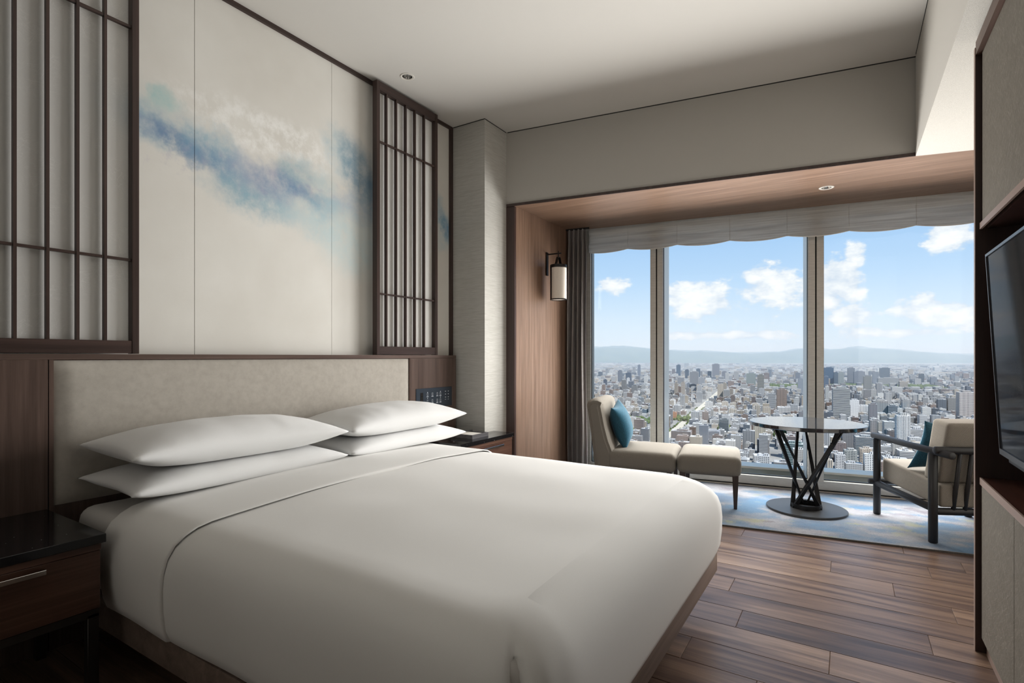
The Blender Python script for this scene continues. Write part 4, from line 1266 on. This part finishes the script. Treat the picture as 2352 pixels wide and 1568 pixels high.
# ---- landmarks read off the view: uL, uR, vTop, vBase, colour, style, label
LM = [
 (1385, 1394, 872, 896, (.10, .13, .19), .9, 'dark blue office tower low at the edge of the drawn curtain'),
 (1418, 1429, 851, 880, (.22, .24, .28), .4, 'grey office tower in the first pane, paired with a dark neighbour'),
 (1436, 1450, 856, 879, (.11, .14, .20), .9, 'dark glass block beside the grey tower in the first pane'),
 (1439, 1446, 868, 888, (.62, .62, .62), .1, 'slim white tower in front of the dark glass block'),
 (1464, 1471, 838, 866, (.20, .23, .29), .6, 'tallest slim tower in the first pane below the hills'),
 (1449, 1464, 886, 914, (.22, .225, .23), .1, 'grey slab block above the teal cushion'),
 (1553, 1563, 838, 866, (.08, .13, .20), .9, 'dark blue tower nearest the first mullion in the middle pane'),
 (1573, 1582, 849, 873, (.10, .13, .18), .9, 'rounded dark tower second from the first mullion'),
 (1599, 1608, 847, 870, (.07, .10, .14), .6, 'slim black-blue tower behind the wide grey hotel'),
 (1584, 1604, 854, 886, (.34, .34, .35), .4, 'wide grey hotel block in the middle pane'),
 (1636, 1652, 836, 870, (.26, .26, .29), .6, 'tallest tower of the middle pane with a pale edge'),
 (1658, 1669, 853, 873, (.24, .24, .27), .4, 'grey block beside the tallest middle tower'),
 (1605, 1618, 868, 888, (.33, .34, .36), .1, 'grey block below the black-blue tower'),
 (1583, 1599, 882, 897, (.06, .075, .10), .9, 'low black framed building in the middle pane'),
 (1564, 1573, 878, 910, (.42, .37, .32), .1, 'slim beige tower above the temple garden'),
 (1715, 1735, 857, 888, (.33, .38, .37), .9, 'pale green glass tower in the middle pane'),
 (1740, 1754, 861, 901, (.28, .27, .23), .4, 'olive grey tower with a bright side'),
 (1785, 1806, 894, 944, (.30, .235, .20), .1, 'brown apartment tower above the round table'),
 (1833, 1846, 870, 905, (.34, .38, .43), .6, 'blue-grey tower against the second mullion'),
 (1789, 1847, 936, 957, (.60, .57, .55), .1, 'long white complex just above the table top'),
 (1652, 1673, 963, 993, (.10, .135, .155), .4, 'dark glass office by the avenue'),
 (1732, 1757, 976, 1022, (.50, .45, .36), .1, 'beige stepped apartment tower under the table edge'),
 (1615, 1652, 990, 1012, (.33, .35, .40), .4, 'blue-grey block with a flat white roof by the avenue'),
 (1540, 1587, 990, 1022, (.27, .215, .19), .4, 'brown institutional block above the ottoman'),
 (1541, 1553, 946, 964, (.46, .22, .11), .1, 'small orange-brown tower by the temple trees'),
 (1893, 1914, 844, 884, (.07, .13, .22), .9, 'deep blue tower beside the second mullion'),
 (1893, 1903, 865, 895, (.12, .17, .25), .9, 'blue block in front of the deep blue tower'),
 (1916, 1925, 855, 885, (.11, .15, .20), .9, 'narrow dark tower of the twin pair in the last pane'),
 (1925, 1938, 855, 885, (.33, .37, .36), .6, 'pale green tower of the twin pair in the last pane'),
 (1948, 1963, 845, 882, (.27, .29, .33), .4, 'grey tower with a fin, left of the wide grey block'),
 (1963, 1986, 853, 884, (.26, .28, .33), .4, 'wide grey block beyond the banded tower'),
 (1985, 2002, 864, 912, (.30, .32, .33), .9, 'tall grey glass tower in the centre of the last pane'),
 (2022, 2043, 845, 872, (.09, .12, .16), .9, 'large dark slab tower on the skyline of the last pane'),
 (2005, 2018, 855, 882, (.22, .25, .30), .6, 'blue-grey tower just left of the large dark slab'),
 (2014, 2026, 882, 914, (.33, .34, .36), .6, 'grey ribbed tower before the green park'),
 (2020, 2062, 868, 886, (.40, .40, .40), .4, 'long low grey building at the park edge'),
 (1915, 1951, 892, 966, (.44, .45, .44), .4, 'big banded grey residential tower beside the table top'),
 (1951, 1973, 919, 957, (.78, .78, .78), .0, 'white windowless theatre block beside the banded tower'),
 (1971, 1998, 932, 957, (.74, .74, .74), .6, 'white ribbed hall next to the windowless theatre'),
 (1997, 2015, 928, 968, (.28, .25, .26), .6, 'mauve-brown tower right of the white hall'),
 (2007, 2039, 920, 955, (.36, .36, .36), .6, 'grey office block with a white roof'),
 (2041, 2061, 932, 957, (.20, .22, .25), .4, 'dark squat block right of the grey office'),
 (2000, 2022, 965, 994, (.33, .30, .29), .1, 'dull brown block below the mauve-brown tower'),
 (2061, 2090, 954, 1036, (.66, .65, .62), .1, 'tall white gridded apartment tower above the armchair armrest'),
 (2204, 2239, 901, 964, (.52, .48, .46), .1, 'gridded pinkish tower at the far edge beside the cabinet'),
 (1967, 2013, 1004, 1046, (.13, .18, .22), .4, 'dark blue glass office below the table edge'),
 (1941, 1967, 1034, 1080, (.34, .35, .33), .1, 'grey apartment block at the foot of the last pane'),
 (1918, 1942, 1016, 1048, (.24, .19, .18), .1, 'brown block beside the slanted table rod'),
 (1920, 1941, 1044, 1080, (.64, .64, .65), .1, 'white apartment block at the foot of the last pane'),
 (1977, 2001, 1030, 1070, (.50, .42, .34), .1, 'tan apartment block left of the armrest'),
 (1800, 1848, 1019, 1076, (.16, .25, .25), .4, 'green glass block behind the table rods'),
 (2092, 2122, 986, 1036, (.56, .58, .62), .4, 'white and blue offices behind the armrest'),
]
claimed = []          # footprints kept clear of ordinary houses
items = []            # (rows of boxes, key, label or None, class)
SLABS = {}
for i, (uL, uR, vt, vb, col, stl, lab) in enumerate(LM):
    eL, nL, k = pix_ground((uL + uR) / 2, vb)
    n = nL; r = ray((uL + uR) / 2, vb)
    wpx = (uR - uL) * k / FPX                     # apparent width in metres
    ht = (vb - vt) * k / FPX
    dep = min(max(wpx * .7, 14), 45); half = max((wpx - abs(eL / nL) * dep) / 2, wpx * .32)
    e, nn = eL, nL + dep / 2
    rows = [(e, nn, half, dep / 2, ZG, ZG + ht, *col, stl)]
    pent = [(e + half * .1, nn, half * .55, dep * .28, ZG + ht, ZG + ht + min(6, ht * .08), *[c * .9 for c in col], .6)]
    items.append((rows, pent, lab, 'landmark'))
    claimed.append((e, nn, half + 6, dep / 2 + 6))
claimed = np.array(claimed)
# ---- avenue, parks
eA1, nA1, _ = pix_ground(1478, 1052); eA2, nA2, _ = pix_ground(1632, 916)
EAV = (eA1 + eA2) / 2
PARKS = []            # e, n, half e, half n
for (u, v, w, dp) in ((1475, 968, 70, 60), (1462, 992, 40, 40), (1545, 962, 40, 45), (1575, 965, 22, 40), (1812, 888, 130, 260), (2095, 889, 180, 330), (1965, 884, 120, 200), (1915, 884, 120, 140),
                      (1790, 1000, 16, 40), (1660, 985, 14, 60)):
    e, n, k = pix_ground(u, v); PARKS.append((e, n, w, dp))

# ---- ordinary houses in blocks
def gen(n0, n1, cell, spread, hmean, hsig, tall, gap):
    out = []
    n = n0; row = 0
    while n < n1:
        w = n * spread
        ks = np.arange(-int(w / cell), int(w / cell) + 1)
        if row % 4 == 0: shift = rng.uniform(0, 5) * cell
        e = ks * cell + shift + rng.uniform(-.10, .10, len(ks)) * cell
        keep = np.ones(len(ks), bool)
        if gap: keep &= (ks % 5 != 0)
        keep &= np.abs(e - EAV) > 30 if n < 4200 else True
        if gap and row % 4 == 3: keep &= False
        keep &= rng.random(len(ks)) > .06
        for (pe, pn, pw, pd) in PARKS: keep &= ~((np.abs(e - pe) < pw + cell * .3) & (abs(n - pn) < pd + cell * .3))
        near = np.abs(claimed[:, 1] - n) < claimed[:, 3] + cell * .6
        for (pe, pn, pw, pd) in claimed[near]: keep &= ~(np.abs(e - pe) < pw + cell * .45)
        e = e[keep]; c = len(e)
        h = np.exp(rng.normal(math.log(hmean), hsig, c)); h = np.where(rng.random(c) < tall, h * rng.uniform(1.6, 3.0, c), h)
        h = np.clip(h, 6, 95 if n > 2500 else 52)
        a = cell * rng.uniform(.26, .47, c); b = cell * rng.uniform(.26, .46, c)
        ci = rng.choice(len(PAL), c, p=PW_); st = rng.choice([.1, .1, .4, .6, .9], c)
        jn = rng.uniform(-.08, .08, c) * cell
        f = rng.uniform(.85, 1.12, c)
        for q in range(c):
            cc = PAL[ci[q]][1]
            out.append((e[q], n + jn[q], a[q], b[q], ZG, ZG + h[q], cc[0] * f[q], cc[1] * f[q], cc[2] * f[q], st[q], ci[q]))
        n += cell; row += 1
    return out
near_b = gen(900, 3600, 31, .52, 19, .42, .10, True)
mid_b = gen(3600, 8000, 52, .42, 17, .45, .09, True)
far_b = gen(8000, 19000, 118, .36, 13, .35, .04, False)

# ---- which of them show largest: walk the view front to back through the panes
def bbox_px(r):
    r = np.array(r, float)
    E = r[0] + r[2] * np.array([-1, 1, 1, -1]); Nn = r[1] + r[3] * np.array([-1, -1, 1, 1])
    XY = E[:, None] * NE + Nn[:, None] * NN
    P = np.concatenate([np.c_[XY, np.full(4, r[4])], np.c_[XY, np.full(4, r[5])]])
    u, v, w = project(P)
    return u.min(), u.max(), v.min(), v.max()
U0, U1, V0, V1 = 1370, 2240, 819, 1068
seen = np.zeros((V1 - V0, U1 - U0), bool)
for a, b in ((1494, 1532), (1849, 1893)): seen[:, a - U0:b - U0] = True
seen[191:, 1400 - U0:1704 - U0] = True; seen[110:, 0:1450 - U0] = True
seen[140:175, 1722 - U0:1995 - U0] = True; seen[178:, 2020 - U0:] = True; seen[150:, 2110 - U0:] = True
cand = [(it[0][0][1], ('L', i), it[0][0]) for i, it in enumerate(items)] + [(r[1], ('G', i), r[:10]) for i, r in enumerate(near_b + mid_b)]
cand.sort(key=lambda c: c[0])
score = {}
for n, key, r in cand:
    a, b, c, dd = bbox_px(r)
    a, b, c, dd = int(max(a, U0) - U0), int(min(b, U1) - U0), int(max(c, V0) - V0), int(min(dd, V1) - V0)
    if b <= a or dd <= c: continue
    blk = seen[c:dd, a:b]; score[key] = int((~blk).sum()); blk[:] = True
gen_all = near_b + mid_b
top = sorted([(v, k[1]) for k, v in score.items() if k[0] == 'G'], reverse=True)[:240]
chosen = {i for v, i in top if v > 0}
lots = []
def extras(r):
    """stair heads and plant boxes on a roof"""
    h = r[5] - r[4]; out = []
    cc = [min(.7, c * 1.05) for c in r[6:9]]
    out.append((r[0] + r[2] * rng.uniform(-.4, .4), r[1] + r[3] * rng.uniform(-.3, .3), r[2] * rng.uniform(.22, .45), r[3] * rng.uniform(.22, .45), r[5], r[5] + rng.uniform(2.2, 4.2), *cc, .6))
    return out
CLS = {}
def city_object(rows, pent, name, label, cat, group):
    r = rows[0]; c = g2w(r[0], r[1]); org = (c[0], c[1], ZG)
    o = bpy.data.objects.new(name, boxes_mesh(name, rows, org)); link(o); o.location = org
    tag(o, label, cat, group)
    if pent:
        q = bpy.data.objects.new('roof_house', boxes_mesh('roof_house', pent, org)); link(q); q.parent = o
    return o
for i, (rows, pent, lab, cl) in enumerate(items):
    o = city_object(rows, pent, 'tower' if (rows[0][5] - ZG) > 60 else 'city_building', lab, 'building', None)
    r = rows[0]
    if r[1] < 2900 and r[9] < .5 and r[9] > .05:
        # floor slabs and balcony edges standing proud of the face
        sl = []; z = ZG + 3.4
        lite = [min(.75, c * 1.35) for c in r[6:9]]
        while z < r[5] - 1.0:
            sl.append((r[0], r[1], r[2] + .7, r[3] + .7, z, z + 1.1, *lite, .0)); z += 3.4
        piers = []
        if r[9] < .25:
            for x in np.arange(-r[2], r[2] + .1, 5.0): piers.append((r[0] + x, r[1] - r[3] - .35, .7, .35, ZG, r[5], *lite, .0))
            for x in np.arange(-r[3], r[3] + .1, 5.0):
                for sg in (-1, 1): piers.append((r[0] + sg * (r[2] + .35), r[1] + x, .35, .7, ZG, r[5], *lite, .0))
        c = g2w(r[0], r[1])
        q = bpy.data.objects.new('balcony_bands', boxes_mesh('balcony_bands', sl + piers, (c[0], c[1], ZG))); link(q); q.parent = o; q['kind'] = 'stuff'
STY = {.1: 'windowed', .4: 'banded', .6: 'ribbed', .9: 'glassy'}
ORD = ['first', 'second', 'third', 'fourth', 'fifth', 'sixth', 'seventh', 'eighth', 'ninth', 'tenth', 'eleventh', 'twelfth']
lots = {}
for i in sorted(chosen):
    r = gen_all[i]; colname = PAL[r[10]][0]; h = r[5] - ZG
    size = 'low-rise' if h < 15 else 'mid-rise' if h < 34 else 'high-rise'
    zone = 'close below' if r[1] < 1700 else 'halfway out' if r[1] < 3000 else 'far out'
    ua, ub, _, _ = bbox_px(r[:10]); um = (ua + ub) / 2
    pane = 'first' if um < 1512 else 'middle' if um < 1871 else 'last'
    lots.setdefault('%s %s %s block %s in the %s pane' % (colname, STY[float(r[9])], size, zone, pane), []).append((um, i))
for lab, mem in lots.items():
    mem.sort()
    for j, (um, i) in enumerate(mem):
        r = gen_all[i]
        full = lab if len(mem) == 1 else lab + ', %s from the curtain' % ORD[min(j, 11)]
        city_object([r[:10]], extras(r), 'city_building', full, 'building', 'ordinary buildings of the city below')
rest = []
for i, r in enumerate(gen_all):
    if i in chosen: continue
    rest.append(r[:10])
    if r[1] < 4200: rest += extras(r)
rest += [r[:10] for r in far_b]
o = bpy.data.objects.new('city_blocks', boxes_mesh('city_blocks', rest, (0, 0, ZG))); link(o); o.location = (0, 0, ZG)
tag(o, 'sea of small houses and blocks filling the plain out to the hills', 'buildings', kind='stuff')

# ---- ground, avenue
struct(box('ground', (-45000, 250, ZG - 30), (45000, 60000, ZG), M['cityground']))
bm = bmesh.new()
c = [g2w(EAV - 12, 500), g2w(EAV + 12, 500), g2w(EAV + 12, 4200), g2w(EAV - 12, 4200)]
bm_prism(bm, [(x, y) for x, y in c], ZG, ZG + .4)
tag(finish('road', bm, M['avenue']), 'broad pale avenue running straight out through the city', 'road', kind='structure')
# ---- trees of the parks and along the avenue
ico = bmesh.new(); bmesh.ops.create_icosphere(ico, subdivisions=1, radius=1.0)
iv = np.array([v.co[:] for v in ico.verts]); it_ = np.array([[v.index for v in f.verts] for f in ico.faces]); ico.free()
def trees(name, spots, label, lo, hi):
    V, F = [], []
    for (e, n) in spots:
        w = g2w(e, n); s = rng.uniform(lo, hi)
        V.append(iv * np.array([s, s, s * .8]) * rng.uniform(.8, 1.2, (len(iv), 1)) + np.array([w[0], w[1], ZG + s * .75])); F.append(it_ + len(iv) * len(F))
    V = np.concatenate(V); F = np.concatenate(F)
    c = V.mean(0); c[2] = ZG
    me = bpy.data.meshes.new(name); me.from_pydata((V - c).tolist(), [], F.tolist()); me.materials.append(M['canopy'])
    o = bpy.data.objects.new(name, me); link(o); o.location = c
    return tag(o, label, 'trees', kind='stuff')
TL = ['leafy temple garden behind the teal cushion', 'small grove by the pale lane behind the lounge chair', 'trees round the small orange-brown tower', 'trees beside the temple roofs in the middle pane',
      'green castle park at the edge of the middle pane', 'wide green park in the last pane', 'dark trees below the towers of the last pane', 'dark trees at the foot of the deep blue tower',
      'tuft of street trees behind the table rods', 'street trees by the dark glass office']
for (e, n, w, dp), lab in zip(PARKS, TL):
    k = int(max(14, w * dp * 4 / 260)); k = min(k, 420)
    trees('park_trees', [(e + rng.uniform(-w, w), n + rng.uniform(-dp, dp)) for _ in range(k)], lab, 6, 10.5)
trees('street_trees', [(EAV + sg * rng.uniform(12, 16), n) for n in np.arange(950, 2600, 17) for sg in (-1, 1) if rng.random() < .45], 'rows of street trees lining the avenue', 2.6, 4.6)

# ---- hills on the horizon
HP = [(900, 806), (1200, 804), (1370, 799), (1430, 796), (1500, 802), (1560, 806), (1620, 807), (1700, 811), (1790, 809), (1850, 801), (1895, 803), (1950, 799), (2030, 801), (2080, 806), (2140, 811), (2190, 813), (2240, 814), (2400, 812), (2700, 806)]
def ridge(name, dist, dz, seed, label):
    rows = []
    us = np.linspace(700, 2900, 260)
    for u in us:
        v = np.interp(u, [p[0] for p in HP], [p[1] for p in HP])
        r = ray(u, 819); rr = Vector((r.x, r.y, 0))
        h = (HOR - v) * dist / FPX + 236 + dz
        h *= 1 + .13 * mnoise.noise(Vector((u * .02, seed, 0))) + .05 * mnoise.noise(Vector((u * .07, seed, 2)))
        row = []
        for k in range(13):
            f = k / 12                                    # front foot, crest, back foot
            prof = math.sin(math.pi * f) ** 1.25
            dd = dist + (f - .5) * 7000
            z = ZG + h * prof * (1 + .18 * mnoise.noise(Vector((u * .03, k * .9, seed))) * (1 - prof))
            q = rr * dd
            row.append((q.x, q.y, z - 2))
        rows.append(row)
    bm = bmesh.new(); bm_grid(bm, rows); bmesh.ops.recalc_face_normals(bm, faces=bm.faces[:])
    if bm.faces[len(bm.faces) // 2].normal.z < 0: bmesh.ops.reverse_faces(bm, faces=bm.faces[:])
    return tag(finish(name, bm, M['hills'], smooth=True), label, 'hills', kind='structure')
ridge('hills', 23000, 0, 1.0, 'long blue ridge of hills along the horizon')
ridge('hills', 31000, 60, 5.0, 'paler hills standing behind the long ridge')

# ---- haze over the plain: a real scattering layer of air
m = bpy.data.materials.new('city_haze'); m.use_nodes = True
t = NT(m.node_tree); t.n.clear()
out = t.new('ShaderNodeOutputMaterial'); sc_ = t.new('ShaderNodeVolumeScatter')
sc_.inputs['Color'].default_value = (.69, .83, 1.0, 1); sc_.inputs['Density'].default_value = 6.6e-5; sc_.inputs['Anisotropy'].default_value = .0
t.link(sc_.outputs[0], out.inputs['Volume'])
hz = box('haze', (-40000, 3000, ZG - 5), (40000, 48000, ZG + 720), m)
tag(hz, 'thin blue haze hanging over the far city and hills', 'haze', kind='stuff')
